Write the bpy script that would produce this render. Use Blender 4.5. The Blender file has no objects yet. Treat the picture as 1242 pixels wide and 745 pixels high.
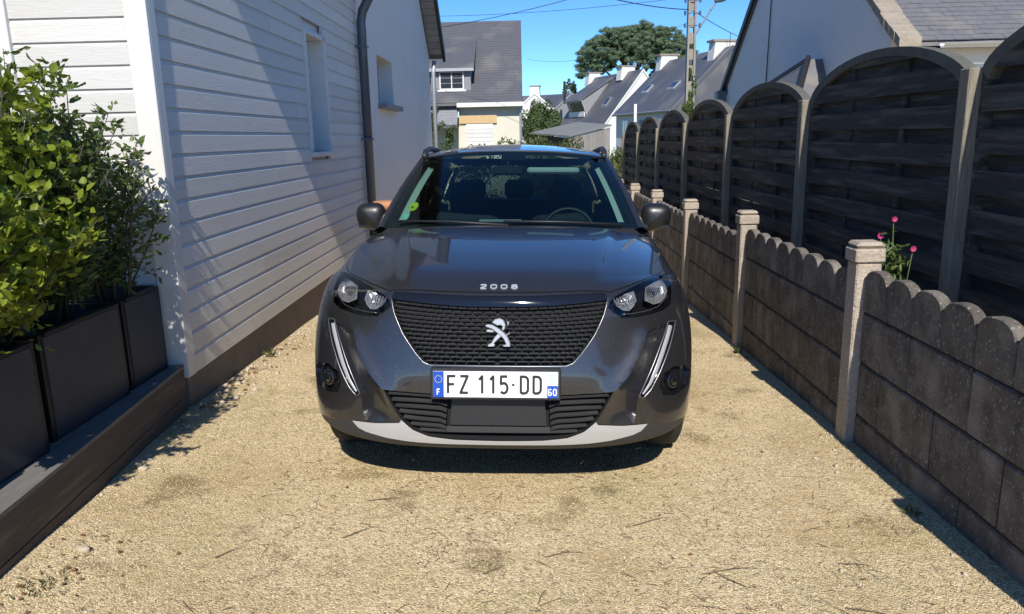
import bpy, bmesh, math, random
import numpy as np
from mathutils import Matrix, Vector
from mathutils.geometry import delaunay_2d_cdt
random.seed(7); rng = np.random.default_rng(7)
scn = bpy.context.scene
C = scn.collection

# ------------------------------------------------------------------ camera, sky, sun, exposure
cam = bpy.data.cameras.new('camera'); camo = bpy.data.objects.new('camera', cam); C.objects.link(camo)
cam.sensor_width = 36; cam.lens = 925 / 1242 * 36; cam.clip_start = .05; cam.clip_end = 2000
R = [[0.99964421, 0.01582465, -0.0214716], [-0.01751131, -0.21785267, -0.97582456], [-0.02011973, 0.97585337, -0.21749805]]
cm = Matrix(((R[0][0], -R[1][0], -R[2][0], 0), (R[0][1], -R[1][1], -R[2][1], 0), (R[0][2], -R[1][2], -R[2][2], 1.5), (0, 0, 0, 1)))
camo.matrix_world = cm
scn.camera = camo
SUN = Vector((-.062, 1, -.85)).normalized()      # the way the light travels
wd = bpy.data.worlds.new('World'); scn.world = wd; wd.use_nodes = True
nt = wd.node_tree; bg = nt.nodes['Background']
sky = nt.nodes.new('ShaderNodeTexSky'); sky.sky_type = 'NISHITA'; sky.sun_disc = False
sky.sun_elevation = math.asin(-SUN.z); sky.sun_rotation = math.atan2(-SUN.x, -SUN.y)
sky.air_density = 1.0; sky.dust_density = 0.0; sky.ozone_density = 5.0; sky.altitude = 5000
hs = nt.nodes.new('ShaderNodeHueSaturation'); hs.inputs['Saturation'].default_value = 1.15; hs.inputs['Value'].default_value = 1.0
nt.links.new(sky.outputs[0], hs.inputs['Color']); nt.links.new(hs.outputs[0], bg.inputs[0]); bg.inputs[1].default_value = 0.15
sl = bpy.data.lights.new('sun', 'SUN'); so = bpy.data.objects.new('sun', sl); C.objects.link(so)
sl.energy = 4.4; sl.angle = math.radians(.53); sl.color = (1, .95, .87)
so.rotation_euler = SUN.to_track_quat('-Z', 'Y').to_euler(); so.location = (3, -6, 9)
scn.view_settings.view_transform = 'Standard'; scn.view_settings.look = 'None'
scn.view_settings.exposure = .42; scn.view_settings.gamma = 1
scn.render.engine = 'CYCLES'
scn.cycles.max_bounces = 10; scn.cycles.transparent_max_bounces = 24

# ------------------------------------------------------------------ materials
MATS = {}
def mat(name, col, rough=.6, col2=None, scale=8, var=.5, bump=0, bscale=60, metal=0, coat=0, stretch=(1, 1, 1), spec=.5,
        speck=None, speckscale=200, speckamt=.3, trans=0, col3=None, scale3=1.2, world=False):
    m = bpy.data.materials.new(name); m.use_nodes = True; n = m.node_tree; N = n.nodes; L = n.links
    b = N['Principled BSDF']; b.inputs['Roughness'].default_value = rough; b.inputs['Metallic'].default_value = metal
    b.inputs['Coat Weight'].default_value = coat; b.inputs['Coat Roughness'].default_value = .03
    b.inputs['Specular IOR Level'].default_value = spec
    tc = N.new('ShaderNodeTexCoord'); mp = N.new('ShaderNodeMapping'); mp.inputs['Scale'].default_value = stretch
    L.new(tc.outputs['Object'], mp.inputs['Vector'])
    oi = N.new('ShaderNodeObjectInfo')
    if not world:
        ad = N.new('ShaderNodeVectorMath'); ad.operation = 'SCALE'; cb = N.new('ShaderNodeCombineXYZ')
        for k in range(3): L.new(oi.outputs['Random'], cb.inputs[k])
        L.new(cb.outputs[0], ad.inputs[0]); ad.inputs['Scale'].default_value = 37
        L.new(ad.outputs[0], mp.inputs['Location'])
    vec = mp.outputs[0]
    c0 = (*col, 1)
    out = None
    if col2 is not None:
        t = N.new('ShaderNodeTexNoise'); t.inputs['Scale'].default_value = scale; t.inputs['Detail'].default_value = 6
        t.inputs['Roughness'].default_value = .65
        L.new(vec, t.inputs['Vector'])
        rp = N.new('ShaderNodeMapRange'); rp.inputs['From Min'].default_value = .5 - var * .35; rp.inputs['From Max'].default_value = .5 + var * .35
        L.new(t.outputs['Fac'], rp.inputs['Value'])
        mx = N.new('ShaderNodeMix'); mx.data_type = 'RGBA'; mx.inputs['A'].default_value = c0; mx.inputs['B'].default_value = (*col2, 1)
        L.new(rp.outputs[0], mx.inputs['Factor']); out = mx.outputs['Result']
    if col3 is not None:
        t = N.new('ShaderNodeTexNoise'); t.inputs['Scale'].default_value = scale3; t.inputs['Detail'].default_value = 4
        L.new(vec, t.inputs['Vector'])
        rp = N.new('ShaderNodeMapRange'); rp.inputs['From Min'].default_value = .5; rp.inputs['From Max'].default_value = .68
        L.new(t.outputs['Fac'], rp.inputs['Value'])
        mx = N.new('ShaderNodeMix'); mx.data_type = 'RGBA'; mx.inputs['B'].default_value = (*col3, 1)
        if out: L.new(out, mx.inputs['A'])
        else: mx.inputs['A'].default_value = c0
        L.new(rp.outputs[0], mx.inputs['Factor']); out = mx.outputs['Result']
    if speck is not None:
        t = N.new('ShaderNodeTexVoronoi'); t.inputs['Scale'].default_value = speckscale
        L.new(vec, t.inputs['Vector'])
        sp = N.new('ShaderNodeSeparateColor'); L.new(t.outputs['Color'], sp.inputs[0])
        rp = N.new('ShaderNodeMapRange'); rp.inputs['From Min'].default_value = 1 - speckamt; rp.inputs['From Max'].default_value = 1
        L.new(sp.outputs[0], rp.inputs['Value'])
        mx = N.new('ShaderNodeMix'); mx.data_type = 'RGBA'; mx.inputs['B'].default_value = (*speck, 1)
        if out: L.new(out, mx.inputs['A'])
        else: mx.inputs['A'].default_value = c0
        L.new(rp.outputs[0], mx.inputs['Factor']); out = mx.outputs['Result']
    # small brightness change from object to object
    hv = N.new('ShaderNodeHueSaturation'); mr = N.new('ShaderNodeMapRange'); mr.inputs['To Min'].default_value = .93; mr.inputs['To Max'].default_value = 1.07
    L.new(oi.outputs['Random'], mr.inputs['Value']); L.new(mr.outputs[0], hv.inputs['Value'])
    if out: L.new(out, hv.inputs['Color'])
    else: hv.inputs['Color'].default_value = c0
    L.new(hv.outputs[0], b.inputs['Base Color'])
    if bump:
        t = N.new('ShaderNodeTexNoise'); t.inputs['Scale'].default_value = bscale; t.inputs['Detail'].default_value = 5
        L.new(vec, t.inputs['Vector'])
        bp = N.new('ShaderNodeBump'); bp.inputs['Strength'].default_value = min(1, bump); bp.inputs['Distance'].default_value = .01
        L.new(t.outputs['Fac'], bp.inputs['Height']); L.new(bp.outputs[0], b.inputs['Normal'])
    if trans:
        tr = N.new('ShaderNodeBsdfTranslucent'); L.new(hv.outputs[0], tr.inputs[0])
        ms = N.new('ShaderNodeMixShader'); ms.inputs[0].default_value = trans
        L.new(b.outputs[0], ms.inputs[1]); L.new(tr.outputs[0], ms.inputs[2]); L.new(ms.outputs[0], N['Material Output'].inputs[0])
    MATS[name] = m; return m

def glass(name, tint, refl=1.0, rough=.0, base=.04):
    m = bpy.data.materials.new(name); m.use_nodes = True; N = m.node_tree.nodes; L = m.node_tree.links
    N.remove(N['Principled BSDF'])
    tb = N.new('ShaderNodeBsdfTransparent'); tb.inputs[0].default_value = (*tint, 1)
    gb = N.new('ShaderNodeBsdfGlossy'); gb.inputs['Roughness'].default_value = rough; gb.inputs[0].default_value = (refl, refl, refl, 1)
    fr = N.new('ShaderNodeFresnel'); fr.inputs[0].default_value = 1.52
    ms = N.new('ShaderNodeMixShader'); L.new(fr.outputs[0], ms.inputs[0]); L.new(tb.outputs[0], ms.inputs[1]); L.new(gb.outputs[0], ms.inputs[2])
    L.new(ms.outputs[0], N['Material Output'].inputs[0]); MATS[name] = m; return m

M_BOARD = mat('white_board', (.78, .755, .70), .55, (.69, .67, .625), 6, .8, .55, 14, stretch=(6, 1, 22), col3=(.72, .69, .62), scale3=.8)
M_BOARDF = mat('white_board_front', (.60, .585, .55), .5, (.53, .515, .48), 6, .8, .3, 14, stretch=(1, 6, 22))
M_TRIM = mat('white_trim', (.68, .67, .635), .45, (.62, .61, .58), 5, .7)
M_RENDER = mat('white_render', (.78, .77, .75), .9, (.72, .71, .69), 2, .8, .4, 90)
M_RENDERR = mat('house_render', (.76, .755, .74), .9, (.70, .695, .68), 1.5, .8, .3, 90)
M_CREAM = mat('cream_render', (.66, .62, .51), .9, (.60, .56, .46), 2, .6)
M_WHITEH = mat('white_far_render', (.70, .685, .65), .9, (.63, .615, .58), 1.2, .6)
M_PLINTH = mat('plinth', (.20, .17, .145), .9, (.13, .11, .095), 5, .8, .5, 60)
M_PIPE = mat('zinc', (.13, .15, .18), .4, (.10, .115, .14), 10, .6, metal=.5)
M_ZINCL = mat('light_zinc', (.42, .43, .44), .45, metal=.6)
M_BLACK = mat('black_plastic', (.018, .018, .019), .5)
M_GLOSSB = mat('gloss_black', (.008, .008, .009), .06, coat=1)
M_DARK = mat('cavity_black', (.006, .006, .006), .8)
M_RUB = mat('rubber', (.02, .02, .02), .85, bump=.4, bscale=80)
M_CLAD = mat('cladding', (.03, .03, .031), .55, bump=.2, bscale=400)
M_ALU = mat('alu', (.54, .54, .55), .36, metal=.45)
M_RIM = mat('rim', (.30, .30, .31), .35, metal=.9)
M_CHROME = mat('chrome', (.72, .72, .73), .30, metal=.55)
M_DCHROME = mat('dark_chrome', (.24, .24, .25), .3, metal=.8)
M_GRILL = mat('grille_satin', (.27, .27, .275), .22, metal=.75)
M_LENS = mat('drl_lens', (.30, .30, .31), .25)
M_SLATE = mat('slate', (.115, .115, .128), .5, (.072, .074, .084), 14, .9, .4, 30, col3=(.15, .145, .14), scale3=.7)
M_SLATER = mat('slate_right', (.17, .165, .17), .55, (.105, .105, .115), 14, .9, .4, 30, col3=(.23, .21, .18), scale3=1.3)
M_SLATEL = mat('slate_light', (.25, .25, .26), .6, (.2, .2, .21), 6, .6)
M_STONE = mat('verge_stone', (.36, .31, .24), .9, (.20, .165, .13), 8, .9, .8, 30)
M_CONC = mat('concrete_grey', (.165, .142, .118), .95, (.058, .049, .041), 13, .62, 1, 45, speck=(.29, .26, .22), speckscale=130, speckamt=.09, col3=(.22, .195, .165), scale3=4.5, stretch=(1, 1, .75))
M_CONCP = mat('concrete_post', (.45, .38, .30), .95, (.33, .27, .21), 9, .8, 1, 70, speck=(.5, .45, .4), speckscale=110, speckamt=.12)
M_SLAT = mat('fence_slat', (.070, .064, .058), .85, (.022, .020, .020), 9, .7, 1, 16, stretch=(6, .8, 11), col3=(.125, .115, .10), scale3=2.2)
M_RAIL = mat('fence_rail', (.13, .125, .105), .85, (.07, .068, .056), 9, .9, .8, 20)
M_FPOST = mat('fence_post', (.30, .265, .205), .85, (.16, .135, .10), 9, .9, .8, 20, stretch=(7, 7, .8))
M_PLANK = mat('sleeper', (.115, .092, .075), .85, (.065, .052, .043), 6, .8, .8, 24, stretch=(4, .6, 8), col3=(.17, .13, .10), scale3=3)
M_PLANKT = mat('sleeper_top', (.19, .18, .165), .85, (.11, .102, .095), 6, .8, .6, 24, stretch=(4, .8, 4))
M_BOX = mat('planter_grey', (.046, .053, .066), .5, (.032, .037, .047), 5, .6, .3, 200, spec=.3)
M_BOXE = mat('planter_frame', (.008, .009, .011), .5)
M_SOIL = mat('soil', (.09, .065, .045), .95, (.05, .035, .025), 20, .8, 1, 60)
M_STEM = mat('stem', (.09, .085, .045), .8, (.055, .05, .03), 20, .8)
M_LEAFY = mat('leaf_yellow', (.32, .37, .035), .4, (.17, .24, .03), 9, .9, trans=.45)
M_LEAFD = mat('leaf_dark', (.17, .225, .06), .38, (.095, .145, .04), 6, .9, trans=.40)
M_HEDGE = mat('hedge_leaf', (.095, .115, .03), .6, (.055, .078, .018), 2, .9, trans=.2)
M_BUSH = mat('bush_leaf', (.075, .12, .035), .6, (.045, .08, .022), 2, .9, trans=.15)
M_PINE = mat('pine_needles', (.14, .19, .10), .65, (.085, .14, .07), .8, .9, trans=.12)
M_IVY = mat('ivy', (.11, .15, .03), .5, (.06, .10, .02), 6, .9, trans=.2)
M_BARK = mat('bark', (.17, .12, .085), .9, (.09, .065, .05), 6, .9, .8, 12)
M_GRASS = mat('grass_blade', (.13, .13, .04), .7, (.08, .10, .025), 3, .9, trans=.2)
M_POLE = mat('pole_concrete', (.33, .31, .27), .9, (.24, .225, .20), 8, .7)
M_WIRE = mat('wire', (.02, .02, .022), .6)
M_TERRA = mat('terracotta', (.52, .26, .12), .8, (.42, .2, .09), 8, .7)
M_SHEDW = mat('shed_wood', (.31, .29, .27), .9, (.20, .185, .17), 5, .9, stretch=(6, 6, 1))
M_SHEDR = mat('shed_roof', (.22, .23, .22), .8, (.17, .18, .175), 2, .8)
M_LINTEL = mat('lintel', (.62, .43, .23), .8, (.54, .37, .19), 4, .7)
M_PEBW = mat('pale_stone', (.56, .48, .37), .85, (.40, .32, .22), 12, .9, .5, 60)
M_TWIG = mat('twig', (.17, .12, .07), .9, (.08, .055, .035), 9, .9)
M_DRYL = mat('dry_leaf', (.22, .09, .03), .8, (.12, .05, .02), 9, .9)
M_PINK = mat('petal_pink', (.55, .05, .17), .5, trans=.3)
M_WPET = mat('petal_white', (.8, .78, .75), .5, trans=.3)
M_SEAT = mat('seat_fabric', (.03, .03, .033), .9)
M_DASH = mat('dashboard', (.06, .062, .066), .75)
M_BEIGE = mat('pale_lining', (.66, .67, .65), .9)
M_PLW = mat('plate_white', (.84, .84, .82), .35, (.80, .80, .78), 20, .4)
M_PLB = mat('plate_blue', (.012, .07, .42), .35)
M_PLT = mat('plate_letter', (.02, .02, .02), .5)
M_STW = mat('star_yellow', (.7, .6, .08), .5)
M_STICK = mat('sticker_yellow', (.62, .72, .04), .5)
M_STICG = mat('sticker_green', (.45, .75, .62), .5)
M_SCREEN = mat('screen_back', (.30, .31, .32), .5)
M_WIN = mat('window_dark', (.03, .035, .045), .08, coat=.5)
G_WS = glass('windscreen_glass', (.36, .52, .50))
G_SIDE = glass('side_glass', (.07, .09, .09))
G_REAR = glass('rear_glass', (.16, .19, .19))
G_LAMP = glass('lamp_glass', (.95, .96, .97))

M_REFL = mat('lamp_reflector', (.60, .60, .61), .22, metal=.8)
M_MIRR = mat('mirror_shell', (.012, .012, .013), .38, coat=.15)
M_EMB = mat('emblem_chrome', (.50, .50, .50), .32, metal=.45)
# car paint: dark metallic grey under clear coat with a fine film of dust
M_PAINT = mat('car_paint', (.060, .059, .064), .31, (.072, .070, .073), 1.6, .9, metal=.75, speck=(.22, .21, .20), speckscale=420, speckamt=.02, coat=1, world=True)

# ------------------------------------------------------------------ geometry helpers
def link(o, parent=None):
    C.objects.link(o)
    if parent is not None: o.parent = parent
    return o
def tag(o, label=None, cat=None, group=None, kind=None):
    if label: o['label'] = label
    if cat: o['category'] = cat
    if group: o['group'] = group
    if kind: o['kind'] = kind
    return o
def empty(name, loc=(0, 0, 0), label=None, cat=None, group=None, parent=None):
    o = bpy.data.objects.new(name, None); o.location = loc; o.empty_display_size = .2
    link(o, parent); return tag(o, label, cat, group)
def wloc(o):
    v = Vector((0, 0, 0))
    while o is not None: v = v + o.location; o = o.parent
    return v
def rawmesh(name, V, F, m, smooth=False):
    me = bpy.data.meshes.new(name); me.from_pydata([tuple(v) for v in V], [], F)
    me.materials.append(m)
    if smooth: me.polygons.foreach_set('use_smooth', [True] * len(me.polygons))
    me.update(); return me
class MB:
    def __init__(s): s.V = []; s.F = []
    def add(s, V, F):
        b = len(s.V); s.V += [tuple(v) for v in V]; s.F += [tuple(i + b for i in f) for f in F]; return s
    def box(s, x0, x1, y0, y1, z0, z1, c=0):
        if x0 > x1: x0, x1 = x1, x0
        if y0 > y1: y0, y1 = y1, y0
        if z0 > z1: z0, z1 = z1, z0
        if c <= 0:
            V = [(x, y, z) for x in (x0, x1) for y in (y0, y1) for z in (z0, z1)]
            return s.add(V, [(0, 1, 3, 2), (4, 6, 7, 5), (0, 4, 5, 1), (2, 3, 7, 6), (0, 2, 6, 4), (1, 5, 7, 3)])
        bm = bmesh.new(); vs = []
        X = (x0, x1); Y = (y0, y1); Z = (z0, z1)
        for i in (0, 1):
            for j in (0, 1):
                for k in (0, 1):
                    sx, sy, sz = (c if i == 0 else -c), (c if j == 0 else -c), (c if k == 0 else -c)
                    vs += [(X[i], Y[j] + sy, Z[k] + sz), (X[i] + sx, Y[j], Z[k] + sz), (X[i] + sx, Y[j] + sy, Z[k])]
        for v in vs: bm.verts.new(v)
        r = bmesh.ops.convex_hull(bm, input=bm.verts[:])
        bm.verts.ensure_lookup_table(); bm.verts.index_update()
        V = [v.co[:] for v in bm.verts]; F = [tuple(v.index for v in f.verts) for f in bm.faces]
        bm.free(); return s.add(V, F)
    def obox(s, p0, p1, w, h, up=(0, 0, 1)):
        """bar from p0 to p1, w across, h along up"""
        p0 = Vector(p0); p1 = Vector(p1); d = (p1 - p0).normalized(); u = Vector(up)
        if abs(d.dot(u)) > .98: u = Vector((0, 1, 0))
        x = d.cross(u).normalized(); z = x.cross(d).normalized()
        V = []
        for p in (p0, p1):
            for a, b in ((-1, -1), (1, -1), (1, 1), (-1, 1)): V.append(p + x * a * w / 2 + z * b * h / 2)
        return s.add(V, [(3, 2, 1, 0), (4, 5, 6, 7), (0, 1, 5, 4), (1, 2, 6, 5), (2, 3, 7, 6), (3, 0, 4, 7)])
    def tube(s, pts, r, n=8, cap=True):
        pts = [Vector(p) for p in pts]; rs = r if hasattr(r, '__len__') else [r] * len(pts)
        ring = []; px = None
        for i, p in enumerate(pts):
            d = (pts[min(i + 1, len(pts) - 1)] - pts[max(i - 1, 0)])
            if d.length < 1e-9: d = Vector((0, 0, 1))
            d.normalize()
            if px is None: px = d.orthogonal().normalized()
            px = (px - d * px.dot(d)).normalized(); py = d.cross(px)
            ring.append([p + (px * math.cos(2 * math.pi * k / n) + py * math.sin(2 * math.pi * k / n)) * rs[i] for k in range(n)])
        V = [v for q in ring for v in q]; F = []
        for i in range(len(pts) - 1):
            for k in range(n): F.append((i * n + k, i * n + (k + 1) % n, (i + 1) * n + (k + 1) % n, (i + 1) * n + k))
        if cap: F.append(tuple(range(n))[::-1]); F.append(tuple((len(pts) - 1) * n + k for k in range(n)))
        return s.add(V, F)
    def prism(s, poly, f0, f1):
        """poly: 2D outline; f0,f1 map (a,b)->3D for the two ends"""
        n = len(poly); V = [f0(*p) for p in poly] + [f1(*p) for p in poly]
        F = [tuple(range(n)), tuple(range(2 * n - 1, n - 1, -1))] + [(i, n + i, n + (i + 1) % n, (i + 1) % n) for i in range(n)]
        return s.add(V, F)
    def grid(s, nu, nv, fn):
        V = [fn(i / nu, j / nv) for j in range(nv + 1) for i in range(nu + 1)]
        F = [(j * (nu + 1) + i, j * (nu + 1) + i + 1, (j + 1) * (nu + 1) + i + 1, (j + 1) * (nu + 1) + i) for j in range(nv) for i in range(nu)]
        return s.add(V, F)
    def build(s, name, m, parent=None, smooth=False, local=False, fix=True):
        off = Vector((0, 0, 0)) if (local or parent is None) else wloc(parent)
        V = [(v[0] - off.x, v[1] - off.y, v[2] - off.z) for v in s.V]
        me = rawmesh(name, V, s.F, m, smooth)
        if fix:
            bm = bmesh.new(); bm.from_mesh(me); bmesh.ops.recalc_face_normals(bm, faces=bm.faces[:]); bm.to_mesh(me); bm.free()
        return link(bpy.data.objects.new(name, me), parent)

def leafmesh(name, P, A, B, m, parent=None, bend=.25):
    """many leaves in one mesh. P centre (n,3), A half-length vectors, B half-width vectors"""
    n = len(P); N = np.cross(A, B); N /= (np.linalg.norm(N, axis=1, keepdims=True) + 1e-9)
    L = np.linalg.norm(A, axis=1, keepdims=True)
    V = np.stack([P - A, P - A * .25 - B + N * L * bend, P + A * .35 - B * .8 + N * L * bend * .8, P + A,
                  P + A * .35 + B * .8 + N * L * bend * .8, P - A * .25 + B + N * L * bend, P - A * .25 , P + A * .35], 1).reshape(-1, 3)
    F = []
    base = np.arange(n) * 8
    T = np.array([[0, 6, 1, 1], [0, 5, 6, 6]])
    quads = np.concatenate([base[:, None] + np.array([1, 6, 7, 2]), base[:, None] + np.array([6, 5, 4, 7])])
    tris = np.concatenate([base[:, None] + np.array(t) for t in ([0, 6, 1], [0, 5, 6], [2, 7, 3], [7, 4, 3])])
    me = bpy.data.meshes.new(name); me.vertices.add(len(V)); me.vertices.foreach_set('co', V.astype(np.float32).ravel())
    nl = quads.size + tris.size; me.loops.add(nl); me.loops.foreach_set('vertex_index', np.concatenate([quads.ravel(), tris.ravel()]).astype(np.int32))
    ls = np.concatenate([np.arange(len(quads)) * 4, quads.size + np.arange(len(tris)) * 3]); me.polygons.add(len(ls))
    me.polygons.foreach_set('loop_start', ls.astype(np.int32)); me.update(calc_edges=True); me.validate()
    me.materials.append(m); return link(bpy.data.objects.new(name, me), parent)
def unit(v): return v / (np.linalg.norm(v, axis=-1, keepdims=True) + 1e-9)
def randdir(n): return unit(rng.normal(size=(n, 3)))
def cloud(name, blobs, density, size, m, parent, shell=.55, wid=.45, up=0.0, jit=.35):
    """leaf clumps: blobs = [(centre, (rx,ry,rz))]"""
    Ps = []; Ns = []
    for c, r in blobs:
        n = int(density * (r[0] * r[1] + r[0] * r[2] + r[1] * r[2]))
        d = randdir(n); t = shell + (1 - shell) * rng.random((n, 1)) ** .6
        Ps.append(np.array(c) + d * t * np.array(r)); Ns.append(d)
    P = np.concatenate(Ps); N = np.concatenate(Ns); n = len(P)
    a = unit(np.cross(N, randdir(n)) + jit * randdir(n) + np.array([0, 0, up])); b = unit(np.cross(a, N + .5 * randdir(n)))
    s = size * (.6 + .8 * rng.random((n, 1)))
    off = np.array(wloc(parent)) if parent is not None else 0
    o = leafmesh(name, P - off, a * s, b * s * wid, m, parent); return o

# ------------------------------------------------------------------ ground
def gz(x, y):
    xx = max(-4, min(4, x)); yy = max(-6, y)
    if yy > 34: z = -.034 * 34 - .35 * (1 - math.exp(-(yy - 34) / 12))
    else: z = -.034 * yy
    return .03 + z - .022 * xx
def gfine(x, y):
    a = gz(x, y)
    if -3 < x < 3 and 0 < y < 14:
        a += .006 * math.sin(1.7 * x + 2.3 * y) * math.sin(2.1 * y - x) + .004 * math.sin(5.1 * x + 1.3) * math.sin(4.3 * y)
        if x > 1.2: a += .018 * (x - 1.2) / .5
        if x < -1.4: a += .014 * (-1.4 - x) / .6
    return a
def axis(vals): return vals
xs = [-900, -400, -150, -60, -25, -12, -7, -4.5, -3.2] + [-2.6 + .1 * i for i in range(47)] + [2.3, 3, 4, 5, 7, 10, 15, 25, 60, 150, 400, 900]
ys = [-60, -20, -8, -3, -1, -.3] + [0 + .1 * i for i in range(121)] + [12.5, 13, 14, 16, 18, 20, 24, 28, 34, 40, 48, 60, 80, 120, 200, 400, 900, 1500]
gmat = bpy.data.materials.new('gravel_ground'); gmat.use_nodes = True
def ground_material(m):
    n = m.node_tree; N = n.nodes; L = n.links; b = N['Principled BSDF']; b.inputs['Roughness'].default_value = .95; b.inputs['Specular IOR Level'].default_value = .2
    tc = N.new('ShaderNodeTexCoord'); O = tc.outputs['Object']
    def noise(s, d=5, r=.6):
        t = N.new('ShaderNodeTexNoise'); t.inputs['Scale'].default_value = s; t.inputs['Detail'].default_value = d; t.inputs['Roughness'].default_value = r; L.new(O, t.inputs['Vector']); return t.outputs['Fac']
    def rng_(v, a, b_, c=0, d=1):
        t = N.new('ShaderNodeMapRange'); t.inputs['From Min'].default_value = a; t.inputs['From Max'].default_value = b_; t.inputs['To Min'].default_value = c; t.inputs['To Max'].default_value = d; L.new(v, t.inputs['Value']); return t.outputs[0]
    def mix(f, A, B):
        t = N.new('ShaderNodeMix'); t.data_type = 'RGBA'; L.new(f, t.inputs['Factor'])
        for k, v in (('A', A), ('B', B)):
            if isinstance(v, tuple): t.inputs[k].default_value = (*v, 1)
            else: L.new(v, t.inputs[k])
        return t.outputs['Result']
    vo = N.new('ShaderNodeTexVoronoi'); vo.inputs['Scale'].default_value = 130; L.new(O, vo.inputs['Vector'])
    sc = N.new('ShaderNodeSeparateColor'); L.new(vo.outputs['Color'], sc.inputs[0])
    g = mix(sc.outputs[0], (.42, .315, .165), (.80, .655, .41))
    g = mix(rng_(sc.outputs[1], .8, 1), g, (.24, .17, .10))
    g = mix(rng_(noise(1.1), .48, .68, 0, .8), g, (.44, .32, .16))
    g = mix(rng_(noise(.8, 7, .75), .53, .62, 0, .5), g, (.36, .30, .12))
    g = mix(rng_(noise(2.6), .57, .66, 0, .7), g, (.22, .155, .075))
    g = mix(rng_(noise(14), .63, .70, 0, .6), g, (.16, .11, .055))
    g = mix(rng_(noise(.45), .5, .7, 0, .35), g, (.30, .27, .12))
    se = N.new('ShaderNodeSeparateXYZ'); L.new(O, se.inputs[0])
    far = rng_(se.outputs[1], 15, 19)
    gr = mix(noise(2.0), (.09, .11, .03), (.16, .15, .06))
    g = mix(far, g, gr)
    L.new(g, b.inputs['Base Color'])
    bp = N.new('ShaderNodeBump'); bp.inputs['Strength'].default_value = .8; bp.inputs['Distance'].default_value = .006
    L.new(vo.outputs['Distance'], bp.inputs['Height']); bp.invert = True
    b2 = N.new('ShaderNodeBump'); b2.inputs['Strength'].default_value = .5; b2.inputs['Distance'].default_value = .02
    L.new(noise(22), b2.inputs['Height']); L.new(bp.outputs[0], b2.inputs['Normal']); L.new(b2.outputs[0], b.inputs['Normal'])
ground_material(gmat)
V = [(x, y, gfine(x, y)) for y in ys for x in xs]; nx = len(xs)
F = [(j * nx + i, j * nx + i + 1, (j + 1) * nx + i + 1, (j + 1) * nx + i) for j in range(len(ys) - 1) for i in range(nx - 1)]
g = rawmesh('ground', V, F, gmat, True); tag(link(bpy.data.objects.new('ground', g)), kind='structure')

# loose gravel grains over the near part of the drive
def pebble_field(name, X, Y, S, m, lift=.3, flat=.6):
    n = len(X); o = np.array([[1, 0, 0], [-1, 0, 0], [0, 1, 0], [0, -1, 0], [0, 0, 1], [0, 0, -1]], float)
    z = np.array([gfine(a, b) for a, b in zip(X, Y)])
    P = np.stack([X, Y, z + S * lift * .5], 1)
    a = rng.random(n) * 6.283; ca, sa = np.cos(a), np.sin(a)
    Rm = np.zeros((n, 3, 3)); Rm[:, 0, 0] = ca; Rm[:, 0, 1] = -sa; Rm[:, 1, 0] = sa; Rm[:, 1, 1] = ca; Rm[:, 2, 2] = 1
    sc = np.stack([S * (.7 + .6 * rng.random(n)), S * (.6 + .5 * rng.random(n)), S * flat * (.6 + .6 * rng.random(n))], 1)
    V = (o[None] + .25 * rng.normal(size=(n, 6, 3))) * sc[:, None, :]
    V = np.einsum('nij,nkj->nki', Rm, V) + P[:, None, :]
    T = np.array([[0, 2, 4], [2, 1, 4], [1, 3, 4], [3, 0, 4], [2, 0, 5], [1, 2, 5], [3, 1, 5], [0, 3, 5]])
    Fc = (np.arange(n)[:, None, None] * 6 + T[None]).reshape(-1, 3)
    me = bpy.data.meshes.new(name); me.vertices.add(n * 6); me.vertices.foreach_set('co', V.astype(np.float32).ravel())
    me.loops.add(Fc.size); me.loops.foreach_set('vertex_index', Fc.astype(np.int32).ravel()); me.polygons.add(len(Fc))
    me.polygons.foreach_set('loop_start', (np.arange(len(Fc)) * 3).astype(np.int32)); me.update(calc_edges=True); me.materials.append(m)
    return link(bpy.data.objects.new(name, me))
M_GRAV = mat('gravel_grain', (.78, .64, .40), .9, (.42, .31, .17), 160, .9, speck=(.85, .77, .6), speckscale=150, speckamt=.25)
n = 120000
gy = 1.7 + 4.6 * rng.random(n) ** 1.3; gx = -1.95 + 3.62 * rng.random(n)
tag(pebble_field('gravel', gx, gy, .0018 + .0030 * rng.random(n) ** 2, M_GRAV), kind='stuff')
# pale rubble along the foot of the boarded wall and along the low wall
n = 560
ry = 4.3 + 4.0 * rng.random(n); rx = -2.02 + .30 * rng.random(n) ** 2.2
X2 = 1.66 - .10 * rng.random(260) ** 2; Y2 = 2 + 5 * rng.random(260)
X3 = -1.86 + .12 * rng.random(80) ** 2 - .1 * (np.zeros(80)); Y3 = 2.6 + 1.8 * rng.random(80); X3 = X3 - (Y3 - 2.4) * .085
tag(pebble_field('loose_rubble', np.r_[rx, X2, X3], np.r_[ry, Y2, Y3], np.r_[.006 + .016 * rng.random(n) ** 2, .004 + .01 * rng.random(340) ** 2], M_PEBW, flat=.7), kind='stuff')

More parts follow.
